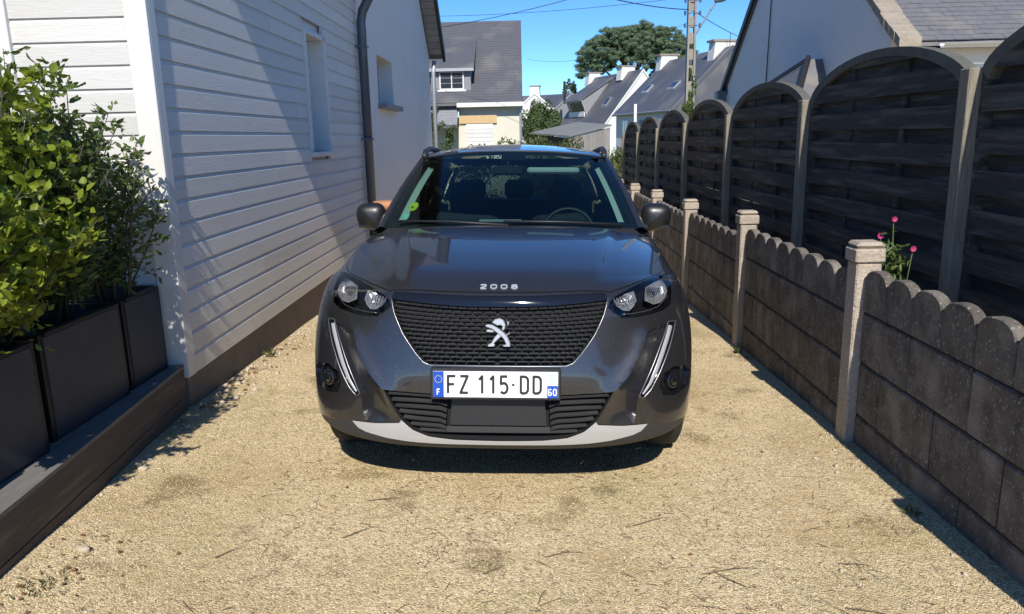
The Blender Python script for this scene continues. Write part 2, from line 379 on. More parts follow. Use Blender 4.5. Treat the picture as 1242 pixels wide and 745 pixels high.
# ------------------------------------------------------------------ clap-boarded house (left)
CX, CY = -2.03, 4.33
house = empty('boarded_house', (CX, CY, 0), 'white clapboarded house wing with corner trim on the left of the drive', 'house')
PITCH = .131; Z0 = .138
def board_profile(z, h=PITCH, t=.022):
    # (depth out, z): flat face, chamfer, recessed groove under the next board
    return [(-.03, z), (0, z), (0, z + h * .80), (-.010, z + h * .86), (-.014, z + h), (-.03, z + h)]
NB = 27
def side_board(y0, y1, z):
    mb = MB(); pr = board_profile(z)
    mb.prism(pr, lambda d, zz: (CX + d, y0, zz), lambda d, zz: (CX + d, y1, zz)); return mb.build('board', M_BOARD, house)
WY0, WY1, WZ0, WZ1 = 7.40, 8.10, 1.40, 2.50
for i in range(NB):
    z = Z0 + i * PITCH; cuts = [CY + .085, 9.85]
    j = 5.4 + 3.6 * ((i * .37) % 1)
    cut = sorted(cuts + [j])
    for a, b in zip(cut[:-1], cut[1:]):
        segs = [(a, b)]
        if z + PITCH > WZ0 and z < WZ1:
            segs = [(p, q) for p, q in ((a, min(b, WY0)), (max(a, WY1), b)) if q - p > .02]
        for p, q in segs: side_board(p + .003, q - .003, z)
# front face boards
for i in range(16):
    z = 1.433 + .1255 * (i - 9)
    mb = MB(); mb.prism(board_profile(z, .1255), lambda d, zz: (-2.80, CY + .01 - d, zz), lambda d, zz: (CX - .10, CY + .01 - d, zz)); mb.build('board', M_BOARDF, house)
for a in (0,):
    MB().box(CX - .115, CX + .011, CY - .018, CY + .0, .14, 3.65, .004).build('corner_trim', M_TRIM, house)
    MB().box(CX + .001, CX + .011, CY + .001, CY + .085, .14, 3.65, .003).build('corner_trim', M_TRIM, house)
    MB().box(-2.86, -2.79, CY - .018, CY + .03, .14, 3.65, .004).build('corner_trim', M_TRIM, house)
mb = MB(); mb.box(-6, -2.08, CY + .05, CY + .3, .14, 3.6); mb.box(-2.4, CX - .045, CY + .1, WY0 - .0, .14, 3.6); mb.box(-2.4, CX - .045, WY1, 9.85, .14, 3.6)
mb.box(-2.4, CX - .045, WY0, WY1, .14, WZ0); mb.box(-2.4, CX - .045, WY0, WY1, WZ1, 3.6); mb.build('wall', M_TRIM, house)
MB().box(-2.38, CX - .022, CY + .03, 9.83, -.6, .132).build('plinth', M_PLINTH, house)
MB().box(-6, -2.86, CY - .25, CY + .1, -.2, 3.6).build('side_wall', M_PLINTH, house)
# narrow shuttered window
w = empty('window', (CX, WY0, WZ0), parent=None); w.parent = house; w.location = (0, WY0 - CY, WZ0)
def fr(y0, y1, z0, z1, x0=CX - .20, x1=CX + .022): return MB().box(x0, x1, y0, y1, z0, z1, .003).build('frame', M_TRIM, w)
fr(WY0 - .03, WY0 + .015, WZ0, WZ1 + .03); fr(WY1 - .04, WY1 + .02, WZ0, WZ1 + .03); fr(WY0, WY1, WZ1 - .015, WZ1 + .03)
MB().box(CX - .18, CX + .06, WY0 - .05, WY1 + .05, WZ0 - .045, WZ0, .004).build('sill', M_TRIM, w)
for i in range(10):
    z = WZ0 + .01 + i * .107; MB().box(CX - .165, CX - .135, WY0 + .015, WY1 - .04, z, z + .103, .004).build('shutter_board', M_BOARD, w)
# eaves, gutter, roof: above the view, overhang shaped to cast the wall's diagonal shade
EZ = 3.62
mb = MB(); mb.prism([(CX + .46, EZ), (CX + .46, EZ + .16), (-6, EZ + .16 + 3.4), (-6, EZ + 3.2), (CX - .05, EZ)], lambda x, z: (x, 4.36, z), lambda x, z: (x, 9.9, z)); mb.build('roof', M_SLATE, house)
# zinc downpipe at the far end
mb = MB(); py_ = 9.72
mb.tube([(CX + .40, py_, EZ), (CX + .38, py_, EZ - .12), (CX + .10, py_ + .02, 3.02), (CX + .075, py_ + .02, 2.90), (CX + .075, py_ + .02, .02)], .056, 12)
mb.build('downpipe', M_PIPE, house, True)
mb = MB()
for z in (2.6, 1.5, .5): mb.box(CX + .0, CX + .14, py_ - .045, py_ + .085, z, z + .025)
mb.build('pipe_clip', M_PIPE, house)

# ------------------------------------------------------------------ white rendered house behind it
rh = empty('rendered_house', (CX, 9.9, 0), 'plain white rendered house gable with one small window beyond the downpipe', 'house')
mb = MB(); yw0, yw1, zw0, zw1 = 11.05, 12.3, 2.0, 2.66
X0, X1 = -2.6, CX - .004
prof = lambda a, b: [(a, -.7), (b, -.7)]
def wallpoly(ya, yb, za, zb): mb.box(X0, X1, ya, yb, za, zb)
mb.box(X0, X1, 9.86, yw0, -.7, 3.2); mb.box(X0, X1, yw1, 17.2, -.7, 3.2); mb.box(X0, X1, yw0, yw1, -.7, zw0); mb.box(X0, X1, yw0, yw1, zw1, 3.2)
mb.prism([(9.86, 3.201), (17.2, 3.201), (17.2, 3.25), (13.5, 6.1), (9.86, 3.4)], lambda y, z: (X0, y, z), lambda y, z: (X1, y, z))
mb.box(-8, X0 - .001, 9.9, 17.1, -.7, 3.2); mb.build('wall', M_RENDER, rh)
w2 = empty('window', (0, yw0 - 9.9, zw0), parent=rh)
MB().box(X1 - .30, X1 - .22, yw0, yw1, zw0, zw1).build('frame', M_TRIM, w2)
MB().box(X1 - .21, X1 - .205, yw0 + .06, yw1 - .06, zw0 + .05, zw1 - .05).build('pane', M_WIN, w2)
MB().box(X1 - .22, X1 + .13, yw0 - .06, yw1 + .12, zw0 - .07, zw0, .005).build('sill', M_SLATEL, w2)
for yy in (yw0 + .25, yw1 - .3): MB().box(X1 - .20, X1 - .19, yy, yy + .03, zw0 + .05, zw1 - .05).build('glazing_bar', M_TRIM, w2)
def roofslab(y0, z0, y1, z1, x0, x1, t, name, m, par):
    mb = MB(); mb.prism([(y0, z0), (y1, z1), (y1, z1 + t), (y0, z0 + t)], lambda y, z: (x0, y, z), lambda y, z: (x1, y, z)); return mb.build(name, m, par)
roofslab(17.45, 3.20, 13.5, 6.25, -8, -1.76, .10, 'roof', M_SLATE, rh)
roofslab(9.6, 3.25, 13.5, 6.25, -8, -1.76, .10, 'roof', M_SLATE, rh)
roofslab(17.50, 3.14, 13.5, 6.24, -1.76, -1.70, .20, 'barge_board', M_BLACK, rh)
# soffit boards under the verge
for k in range(26):
    y = 17.3 - k * .145; z = 3.2 + (17.45 - y) * .772
    MB().prism([(y, z - .035), (y - .125, z - .035 + .0965), (y - .125, z - .02 + .0965), (y, z - .02)], lambda a, b: (X1 + .002, a, b), lambda a, b: (-1.765, a, b)).build('soffit_board', M_SLATEL, rh)
mb = MB(); mb.tube([(-1.93, 17.32, 3.15), (-1.96, 17.3, 2.9), (-1.96, 17.3, -.5)], .045, 8); mb.build('downpipe', M_ZINCL, rh, True)

# terracotta pot with a wooden rim by the pipe, half hidden by the car mirror
t = empty('plant_pot', (-1.375, 8.0, gz(-1.375, 8)), 'orange terracotta plant pot seen behind the left car mirror', 'pot')
b0 = gz(-1.375, 8)
mb = MB(); mb.tube([(-1.375, 8, b0), (-1.375, 8, b0 + .25), (-1.375, 8, .78), (-1.375, 8, .80)], [.11, .13, .15, .145], 20); mb.build('pot_body', M_TERRA, t, True)
mb = MB(); mb.tube([(-1.375, 8, .80), (-1.375, 8, .865), (-1.375, 8, .875)], [.215, .22, .21], 20); mb.build('rim', M_TERRA, t, True)

# ------------------------------------------------------------------ raised bed and planters (left foreground)
# bed edge runs slightly off the wall line: p(t) from far (-2.05,4.38) to near and beyond
def edge(y): return -2.05 + (4.38 - y) * .079
bed = empty('raised_bed_edging', (-2.05, 4.38, 0), 'low raised bed edging of two stacked brown sleepers on the left', 'edging')
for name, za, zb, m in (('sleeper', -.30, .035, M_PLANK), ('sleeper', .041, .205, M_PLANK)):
    y0, y1 = 4.30, .4
    mb = MB(); x0, x1 = edge(y0), edge(y1)
    if za < 0: za0, za1 = gz(x0, y0) - .1, gz(x1, y1) - .15
    else: za0 = za1 = za
    zb0, zb1 = zb, zb
    t0 = .06
    V = [(x0 - t0, y0, za0), (x0, y0, za0), (x0, y0, zb0), (x0 - t0, y0, zb0), (x1 - t0, y1, za1), (x1, y1, za1), (x1, y1, zb1), (x1 - t0, y1, zb1)]
    mb.add(V, [(0, 1, 2, 3), (4, 7, 6, 5), (0, 4, 5, 1), (1, 5, 6, 2), (2, 6, 7, 3), (3, 7, 4, 0)]); mb.build(name, m, bed)
mb = MB(); y0, y1 = 4.305, .4
V = [(edge(y0) - .9, y0, .207), (edge(y0) + .004, y0, .207), (edge(y1) + .004, y1, .207), (edge(y1) - .9, y1, .207)]
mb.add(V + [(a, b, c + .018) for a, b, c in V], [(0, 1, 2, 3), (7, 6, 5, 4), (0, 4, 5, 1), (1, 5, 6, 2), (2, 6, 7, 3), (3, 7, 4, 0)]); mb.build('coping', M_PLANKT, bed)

def planter(ya, yb, xf, label, ztop=.70):
    t = empty('planter', (xf - .28, (ya + yb) / 2, .226), label, 'planter', 'dark grey planter boxes')
    z0 = .2265; d = .52
    xb = xf - d
    MB().box(xf - .022, xf, ya + .03, yb - .03, z0 + .012, ztop, .004).build('side_panel', M_BOX, t)
    MB().box(xb, xb + .022, ya + .03, yb - .03, z0 + .012, ztop, .004).build('side_panel', M_BOX, t)
    MB().box(xb + .03, xf - .03, ya, ya + .022, z0 + .012, ztop, .004).build('end_panel', M_BOX, t)
    MB().box(xb + .03, xf - .03, yb - .022, yb, z0 + .012, ztop, .004).build('end_panel', M_BOX, t)
    for a in (xf - .034, xb + .006):
        for b in (ya + .003, yb - .031): MB().box(a, a + .028, b, b + .028, z0, ztop + .012, .002).build('corner_post', M_BOXE, t)
    mb = MB(); mb.box(xf - .03, xf + .004, ya + .035, yb - .035, ztop + .001, ztop + .016); mb.box(xb - .004, xb + .03, ya + .035, yb - .035, ztop + .001, ztop + .016)
    mb.box(xb + .031, xf - .031, ya - .002, ya + .028, ztop + .001, ztop + .016); mb.box(xb + .031, xf - .031, yb - .028, yb + .002, ztop + .001, ztop + .016); mb.build('rim', M_BOXE, t)
    mb = MB(); mb.grid(8, 8, lambda u, v: (xb + .023 + u * (d - .046), ya + .023 + v * (yb - ya - .046), ztop - .06 + .012 * math.sin(9 * u + 7 * v))); o = mb.build('soil', M_SOIL, t)
    return t
planter(3.84, 4.26, -2.105, 'dark grey planter box in the corner nearest the boarded house')
planter(3.12, 3.79, -2.09, 'dark grey planter box in the middle, below the tall dark-leaved shrub', .70)
planter(2.36, 3.03, -2.05, 'dark grey planter box at the left edge of the photo, holding the yellow-green shrub', .70)
planter(1.60, 2.27, -2.0, 'dark grey planter box nearest the viewer, mostly beyond the left edge', .70)

def shrub(name, base, stems, label, lm, lsize, lwid, per, spread, zr, group=None, indiv=150, leafname='leaf', tilt=.5, xclip=None):
    t = empty(name, base, label, 'shrub'); B = np.array(base)
    mb = MB(); P = []; A = []
    for s in range(stems):
        ang = random.random() * 6.283; r0 = random.random() * .12; h = zr[0] + (zr[1] - zr[0]) * random.random()
        rr = spread * math.sqrt(random.random())
        p0 = B + np.array([math.cos(ang) * r0, math.sin(ang) * r0, 0]); a2 = ang + random.uniform(-.6, .6)
        tip = B + np.array([math.cos(a2) * rr, math.sin(a2) * rr * 1.25, h * (1 - .25 * (rr / spread) ** 2)])
        mid = (p0 + tip) / 2 + np.array([0, 0, h * .12]) + rng.normal(size=3) * .03
        pts = [(1 - q) ** 2 * p0 + 2 * q * (1 - q) * mid + q * q * tip for q in np.linspace(0, 1, 8)]
        mb.tube(pts, [.007 * (1 - .75 * k / 7) for k in range(8)], 5)
        for k in range(per):
            q = .12 + .88 * random.random() ** .85
            c = (1 - q) ** 2 * p0 + 2 * q * (1 - q) * mid + q * q * tip
            side = randdir(1)[0] * np.array([1, 1, .45]); side[2] += tilt * .5; side /= np.linalg.norm(side)
            # twig
            ln = (.03 + .11 * random.random()) * (1.1 - .4 * q)
            for e in range(3):
                d2 = unit(side + .5 * rng.normal(size=3)); 
                P.append(c + side * ln * (.4 + .3 * e) + d2 * lsize * .7); A.append(unit(d2 + np.array([0, 0, .15])))
            if k % 3 == 0: mb.tube([c, c + side * ln * 1.1], [.0028, .0015], 4, False)
    mb.build('stem', M_STEM, t, True)
    P = np.array(P); A = np.array(A)
    if xclip is not None: k = (P[:, 0] < xclip) & (P[:, 1] < CY - .06); P = P[k]; A = A[k]
    n = len(P); Bv = unit(np.cross(A, randdir(n) * 1.3 + np.array([.1, .5, .6]))); Bv = unit(np.cross(A, np.cross(Bv, A) * 0 + np.cross(A, Bv) * 0 + np.cross(Bv, A) + .0) ) if False else Bv
    s = lsize * (.65 + .6 * rng.random((n, 1)))
    # the leaves nearest the camera as single parts
    dist = np.linalg.norm(P - np.array([0, 0, 1.5]), axis=1) ; order = np.argsort(dist + .25 * rng.random(n)); near = order[:indiv]; rest = order[indiv:]
    o = leafmesh('foliage', P[rest] - B, A[rest] * s[rest], Bv[rest] * s[rest] * lwid, lm, t); o['kind'] = 'stuff'
    proto = leafmesh(leafname, np.zeros((1, 3)), np.array([[1., 0, 0]]), np.array([[0, lwid, 0]]), lm, t)
    for q, i in enumerate(near):
        l = proto if q == 0 else proto.copy()
        if q: C.objects.link(l)
        a = Vector(A[i]); b = Vector(Bv[i]); cc = a.cross(b).normalized(); b = cc.cross(a).normalized(); l.parent = t
        mt = Matrix((a, b, cc)).transposed().to_4x4(); mt = Matrix.Translation(Vector(P[i] - B)) @ mt @ Matrix.Scale(float(s[i, 0]), 4); l.matrix_basis = mt
    return t
shrub('broadleaf_shrub', (-2.27, 2.98, .66), 62, 'dense yellow-green broad-leaved shrub at the left edge, in the nearest planters', M_LEAFY, .025, .60, 54, .46, (.55, 1.42), indiv=300)
shrub('broadleaf_shrub', (-2.12, 2.45, .70), 48, 'yellow-green broad-leaved shrub bushing over the planter at the very left edge of the frame', M_LEAFY, .025, .60, 46, .46, (.45, 1.30), indiv=300)
shrub('evergreen_shrub', (-2.33, 3.55, .66), 56, 'taller dark green small-leaved shrub beside the white front wall', M_LEAFD, .023, .46, 60, .42, (.7, 1.38), indiv=300, xclip=-1.98)
shrub('evergreen_shrub', (-2.25, 3.95, .66), 26, 'thin dark small-leaved shrub in the corner planter, its twigs against the corner trim', M_LEAFD, .021, .46, 42, .32, (.4, 1.05), indiv=120, xclip=-1.98)

# ------------------------------------------------------------------ low concrete wall (right)
cw = empty('concrete_wall', (1.72, 4, 0), 'low grey-brown precast concrete wall with scalloped pickets along the right of the drive', 'wall')
PY = [-.30, 1.75, 3.83, 5.94, 8.02, 10.08, 12.12, 14.15]
ZT = [.86, .86, .82, .777, .70, .66, .62, .58]
def picket(ya, yb, zt, z0, par):
    mb = MB(); c = (ya + yb) / 2; r = (yb - ya) / 2 - .0045; hn = .068; pts = [(c - r, z0)]
    for k in range(11):
        a = math.pi * (1 - k / 10); pts.append((c + math.cos(a) * r, zt - hn + hn * math.sin(a) ** .85))
    pts.append((c + r, z0))
    ch = .005
    n = len(pts); cen = (c, (z0 + zt) / 2)
    sh = lambda p, e: (p[0] + (cen[0] - p[0]) * e / r, p[1] + (cen[1] - p[1]) * e / .15)
    ring = [[(1.710, *sh(p, .006)) for p in pts], [(1.717, *p) for p in pts], [(1.757, *p) for p in pts]]
    V = [v for q in ring for v in q]; F = [tuple(range(n)), tuple(2 * n + k for k in range(n))[::-1]]
    for a in range(2): F += [(a * n + k, a * n + (k + 1) % n, (a + 1) * n + (k + 1) % n, (a + 1) * n + k) for k in range(n)]
    mb.add(V, F); return mb.build('picket', M_CONC, par)
for b in range(len(PY)):
    y0 = PY[b]; zt = ZT[b] + .125; zg = gfine(1.66, y0) - .15
    # post at y0
    mb = MB(); mb.box(1.668, 1.795, y0, y0 + .12, zg, zt - .105, .008); mb.build('post', M_CONCP, cw)
    mb = MB(); mb.box(1.656, 1.806, y0 - .012, y0 + .132, zt - .103, zt - .032, .008); mb.box(1.662, 1.800, y0 - .006, y0 + .126, zt - .031, zt, .014); mb.build('post_cap', M_CONCP, cw)
    if b == 0: continue
    # bay between PY[b-1] and PY[b]; its top belongs to ZT[b]
    ya, yb = PY[b - 1] + .121, PY[b] - .001; zt = ZT[b]; n = 8; w_ = (yb - ya) / n
    for i in range(n): picket(yb - (i + 1) * w_, yb - i * w_, zt, zt - .226, cw)
    rows = [zt - .232, zt - .498, zt - .780, zt - 1.06]
    for r in range(3):
        off = (r % 2) * .5
        cuts = [ya] + sorted([yb - w_ * 2 * (k + off) for k in range(0, 6) if ya + .06 < yb - w_ * 2 * (k + off) < yb - .02]) + [yb]
        for a, c in zip(cuts[:-1], cuts[1:]):
            if c - a > .03: MB().box(1.711 + random.uniform(0, .004), 1.756, a + .0045, c - .0045, rows[r + 1] + .005, rows[r] - .004, .009).build('block', M_CONC, cw)
    MB().box(1.722, 1.75, ya, yb, zt - 1.0, zt - .12).build('core', M_DARK, cw)

# ------------------------------------------------------------------ tall wooden fence behind it
fe = empty('wooden_fence', (2.2, 4, -.1), 'tall weathered dark wooden fence of arched woven panels behind the concrete wall', 'fence')
FY = [-.55, 1.68, 3.92, 6.18, 8.44, 10.68, 12.90, 15.10, 17.25]
XF = 2.2
def spz(y): return 1.745 - .021 * (y - 3.9)
for i, y in enumerate(FY):
    zt = spz(y) + .035; zb = gz(XF, y) - .1
    mb = MB(); mb.box(XF - .045, XF + .045, y - .045, y + .045, zb, zt, .006); mb.build('fence_post', M_FPOST, fe)
    if i == len(FY) - 1: break
    ya, yb = y + .047, FY[i + 1] - .047; L_ = yb - ya
    pn = empty('fence_panel', (.045, ya - 4, 0), parent=fe); XP = XF + .045
    z0 = gz(XF, y) + .06; zs = spz(y + L_ / 2); rise = .262
    arch = lambda s: zs + rise * max(0., 1 - (2 * s - 1) ** 2) ** .62
    # arched top frame
    ss = [0] + [.5 - .5 * math.cos(math.pi * k / 22) for k in range(1, 22)] + [1]
    mb = MB()
    for k in range(len(ss) - 1):
        s0, s1 = ss[k], ss[k + 1]
        V = []
        for s_ in (s0, s1):
            zz = arch(s_); cz = zs - .3; 
            # inner offset towards panel centre
            iy = s_ + (.5 - s_) * .052; iz = zz - .05
            V += [(XP - .035, ya + s_ * L_, zz), (XP + .035, ya + s_ * L_, zz), (XP + .035, ya + iy * L_, iz), (XP - .035, ya + iy * L_, iz)]
        mb.add(V, [(0, 1, 5, 4), (1, 2, 6, 5), (2, 3, 7, 6), (3, 0, 4, 7)] + ([(3, 2, 1, 0)] if k == 0 else []) + ([(4, 5, 6, 7)] if k == len(ss) - 2 else []))
    mb.build('arch_rail', M_RAIL, pn)
    for yy in (ya, yb - .04): MB().box(XP - .03, XP + .03, yy, yy + .04, z0, zs, .003).build('stile', M_SLAT, pn)
    for q in (1 / 3, 2 / 3):
        yy = ya + L_ * q; MB().box(XP - .011, XP + .011, yy - .02, yy + .02, z0, arch(q) - .06).build('batten', M_SLAT, pn)
    k = 0; z = z0 + .01
    while z < zs + rise - .07:
        front = k % 2 == 0; xo = XP - .024 if front else XP + .012; a, b = ya + .03, yb - .03
        h = .104 if (.60 < z < .76 and front and random.random() > .35) else .118
        if not front: h = .138 if not (.64 < z < .86 and random.random() > .5) else .100
        zs_ = z; z = z if front else z - .012
        tl = random.uniform(-.006, .006); bow = random.uniform(-.008, .008)
        mb = MB(); NN = 28; V = []; cols = 0
        for q in range(NN + 1):
            s_ = q / NN; yy = a + (b - a) * s_; dz = tl * (s_ - .5) + bow * math.sin(math.pi * s_)
            ta = (yy - ya) / L_; top = min(z + h + dz, arch(ta) - .035)
            if top < z + dz + .004:
                if cols: break
                continue
            cols += 1
            wv = .009 * math.cos(3 * math.pi * (yy - ya) / L_) * (1 if front else -1)
            V += [(xo + wv, yy, z + dz), (xo + wv, yy, top), (xo + .012 + wv, yy, top), (xo + .012 + wv, yy, z + dz)]
        if cols > 1:
            Fc = [(0, 1, 2, 3), tuple((cols - 1) * 4 + t_ for t_ in (3, 2, 1, 0))]
            for q in range(cols - 1):
                for e in range(4): Fc.append((q * 4 + e, q * 4 + (e + 1) % 4, q * 4 + 4 + (e + 1) % 4, q * 4 + 4 + e))
            mb.add(V, Fc); mb.build('slat', M_SLAT, pn)
        z = zs_ + .0985 if not front else z + .0985; k += 1

# pink and white flowers growing between wall and fence
def stemflower(name, pts, label, heads, leaves):
    b = pts[0][0]; t = empty(name, b, label, 'flower')
    mb = MB()
    for p in pts: mb.tube(p, [.004, .003, .0025][:len(p)] if len(p) <= 3 else [.003] * len(p), 5)
    mb.build('stem', M_IVY, t, True)
    for c, r, m in heads:
        hd = MB(); c = Vector(c)
        for k in range(8):
            a = k * math.pi / 4; d = Vector((math.cos(a) * .55, -.75 * .4, math.sin(a))).normalized() if False else Vector((math.sin(a), -.35, math.cos(a))).normalized()
            s_ = Vector((math.cos(a), 0, -math.sin(a))); 
            hd.add([c, c + d * r * .7 - s_ * r * .3, c + d * r + Vector((0, .1 * r, 0)), c + d * r * .7 + s_ * r * .3], [(0, 1, 2, 3)])
        hd.build('flower_head', m, t)
    B = np.array(b); n = leaves[0]; P = np.array(leaves[1]) + rng.normal(size=(n, 3)) * np.array(leaves[2])
    a = randdir(n); bb = unit(np.cross(a, randdir(n))); o = leafmesh('foliage', P - B, a * .022, bb * .007, M_IVY, t); o['kind'] = 'stuff'
stemflower('cosmos_flower', [[(1.93, 4.02, .1), (1.95, 4.03, .6), (1.94, 4.06, 1.03)], [(1.93, 4.02, .1), (1.92, 4.05, .6), (1.93, 4.17, .93)], [(1.93, 4.02, .1), (1.97, 3.95, .6), (1.96, 3.87, .90)]],
           'thin cosmos plant with three pink flowers and a white one between wall and fence',
           [((1.94, 4.05, 1.035), .017, M_PINK), ((1.925, 4.16, .935), .021, M_PINK), ((1.955, 3.86, .905), .018, M_PINK), ((1.93, 4.11, .88), .020, M_WPET)],
           (170, (1.93, 4.02, .80), (.03, .05, .07)))

# ------------------------------------------------------------------ the car
CARO = empty('parked_car', (-.142, 3.035, -.1032), 'dark grey compact SUV parked nose out on the gravel between the walls', 'car')
CARO.rotation_mode = 'XYZ'
mrot = (Matrix.Rotation(-.018, 3, 'Z') @ Matrix.Rotation(-.034, 3, 'X') @ Matrix.Rotation(.02, 3, 'Y')).to_euler('XYZ'); CARO.rotation_euler = mrot
ROWS = np.array([
 [0.00,.200,.262,.800,.50,2.7,-.05,4],[0.06,.085,.275,.830,.50,2.8,-.045,4],[0.12,.035,.302,.852,.50,2.9,-.03,4],
 [0.20,.010,.365,.872,.50,2.9,.00,3],[0.32,.000,.480,.888,.50,2.8,.00,3],[0.44,-.005,.600,.892,.52,2.7,.00,3],
 [0.54,.008,.700,.892,.54,2.6,.00,3],[0.64,.026,.795,.887,.57,2.5,.005,3],[0.74,.046,.885,.874,.60,2.4,.01,3],
 [0.82,.072,.950,.858,.64,2.3,.012,3],[0.88,.120,.985,.846,.68,2.25,.02,3],[0.98,.230,1.020,.838,.78,2.3,.04,3],
 [1.14,.430,1.062,.834,.92,2.4,.055,3],[1.34,.680,1.102,.832,1.10,2.5,.065,3],[1.56,.960,1.135,.830,1.32,2.6,.070,3],
 [1.72,1.160,1.152,.828,1.52,2.8,.072,3]])
def prow(v):
    v = np.clip(np.asarray(v, float), ROWS[0, 0], ROWS[-1, 0]); x = ROWS[:, 0]
    h = np.diff(x); d = np.diff(ROWS, axis=0) / h[:, None]; m = np.empty_like(ROWS); m[0] = d[0]; m[-1] = d[-1]
    m[1:-1] = (d[:-1] * h[1:, None] + d[1:] * h[:-1, None]) / (h[1:] + h[:-1])[:, None]
    i = np.clip(np.searchsorted(x, v, side='right') - 1, 0, len(x) - 2); t = ((v - x[i]) / h[i])[..., None]; H = h[i][..., None]
    return (2*t**3-3*t**2+1)*ROWS[i]+(t**3-2*t**2+t)*H*m[i]+(-2*t**3+3*t**2)*ROWS[i+1]+(t**3-t**2)*H*m[i+1]
def sm(x): x = np.clip(x, 0, 1); return x * x * (3 - 2 * x)
def S0(s, v):
    s = np.asarray(s, float); v = np.asarray(v, float); P = prow(v); y0, z0, W, ye, n, dz, p = [P[..., k] for k in range(1, 8)]
    a = np.abs(s) * np.pi / 2; x = W * np.sin(a) ** (2 / n); c = np.clip(np.cos(a), 1e-9, 1) ** (2 / n)
    y = ye - (ye - y0) * c; z = z0 - dz * (np.abs(x) / W) ** p
    # sculpting: raised centre of the bonnet with two long creases, hollow cheeks beside the grille
    t = np.clip((v - .9) / .8, 0, 1); xc = .40 + .16 * t
    z = z + .013 * sm((v - .86) / .14) * (1 - sm((np.abs(x) - xc) / .045)) + 0 * t
    # raised fold beside each cheek
    ain = np.interp(v, [.20, .25, .315, .40, .464, .559, .64, .70], [.222, .2325, .257, .295, .355, .422, .457, .47]); d = ain - np.abs(s)
    y = y - .016 * sm((v - .25) / .08) * sm((.70 - v) / .10) * np.where(d > 0, np.exp(-(d / .050) ** 1.5), np.exp(-(d / .035) ** 2))
    return np.stack([np.sign(s) * x, y, z], -1)
def S(s, v, dep=0.):
    p = S0(s, v)
    if np.ndim(dep) or dep:
        s = np.asarray(s, float); v = np.asarray(v, float); e = 2e-3
        a = S0(np.clip(s + e, -.999, .999), v) - S0(np.clip(s - e, -.999, .999), v); b = S0(s, np.clip(v + e, 0, 1.72)) - S0(s, np.clip(v - e, 0, 1.72))
        nn = unit(np.cross(a, b)); p = p - nn * np.asarray(dep)[..., None] if np.ndim(dep) else p - nn * dep
    return p
# outward normal check: a x b at the nose must point to -y
_n = np.cross(S0(.05, .5) - S0(-.05, .5), S0(0., .52) - S0(0., .48)); SG = 1 if _n[1] < 0 else -1
def SP(s, v, dep=0.): return Vector(S(s, v, SG * dep))
def mirr(p): return [(-a, b) for a, b in p][::-1]
lamp = [(.762,.969),(.715,.88),(.690,.823),(.641,.752),(.569,.728),(.496,.717),(.425,.708),(.357,.708),(.330,.735),(.313,.760),(.330,.792),(.358,.815),(.441,.860),(.542,.914),(.672,.978),(.72,.985)]
grille = [(.321,.799),(.292,.732),(.245,.641),(.190,.557),(.163,.522),(.144,.511)]
grille = grille + mirr(grille)
grille_top = [(-.237,.789),(-.153,.779),(-.058,.772),(.058,.772),(.153,.779),(.237,.789)]
GR = grille + grille_top
strip = [(.317,.837),(.323,.825),(.321,.799),(.237,.789),(.153,.779),(.058,.772),(-.058,.772),(-.153,.779),(-.237,.789),(-.321,.799),(-.323,.825),(-.317,.837),(-.163,.831),(-.087,.827),(0,.826),(.087,.827),(.163,.831)]
intake_h = [(.126,.386),(.233,.392),(.289,.398),(.258,.337),(.225,.268),(.184,.219),(.135,.186),(.07,.172)]
IN = [(0,.378)] + intake_h + [(0,.168)] + mirr(intake_h)
sabre = [(.640,.665),(.588,.669),(.530,.576),(.477,.493),(.430,.420),(.399,.368),(.412,.358),(.447,.389),(.505,.464),(.575,.560)]
channel = [(.580,.662),(.457,.640),(.422,.559),(.355,.464),(.295,.400),(.250,.300),(.2325,.250),(.375,.241),(.385,.33),(.390,.358),(.422,.42),(.469,.493),(.522,.576)]
fog = [(.80,.420),(.719,.457),(.600,.470),(.520,.445),(.500,.400),(.524,.354),(.603,.343),(.76,.365)]
SIL = [(.440,.2365),(.325,.238),(.2290,.2480),(.222,.262),(.2235,.2655),(.1825,.217),(.134,.184),(.07,.170),(0,.166),(-.07,.170),(-.134,.184),(-.1825,.217),(-.2235,.2655),(-.222,.262),(-.2290,.2480),(-.325,.238),(-.440,.2365),
       (-.41,.200),(-.376,.182),(-.28,.158),(-.20,.147),(-.119,.142),(0,.140),(.119,.142),(.20,.147),(.28,.158),(.376,.182),(.41,.200)]
seam_c = [(0,.845),(.12,.847),(.24,.852),(.318,.846),(.345,.838),(.38,.853),(.441,.876),(.542,.930),(.665,.996),(.74,1.06),(.80,1.2),(.845,1.45),(.87,1.70)]
def ribbon(c, w):
    c = np.array(c); d = np.gradient(c, axis=0); n_ = unit(np.stack([-d[:, 1], d[:, 0]], 1)); return [tuple(p) for p in (c + n_ * w)] + [tuple(p) for p in (c - n_ * w)[::-1]]
seam = ribbon(seam_c, .004)
REG = {}
def reg(name, poly, both=True):
    REG.setdefault(name, []).append(poly)
    if both: REG[name].append(mirr(poly))
reg('lamp', lamp); reg('grille', GR, False); reg('strip', strip, False); reg('intake', IN, False); reg('sabre', sabre); reg('channel', channel); reg('fog', fog); reg('silver', SIL, False); reg('seam', seam)
ORDER = ['lamp', 'strip', 'grille', 'intake', 'silver', 'sabre', 'channel', 'fog', 'seam']
def densify(poly, st=.012, closed=True):
    out = []; n_ = len(poly)
    for i in range(n_ if closed else n_ - 1):
        a = np.array(poly[i]); b = np.array(poly[(i + 1) % n_]); k = max(1, int(np.linalg.norm((b - a)) / st)); out += [tuple(a + (b - a) * q / k) for q in range(k)]
    if not closed: out.append(tuple(poly[-1]))
    return out
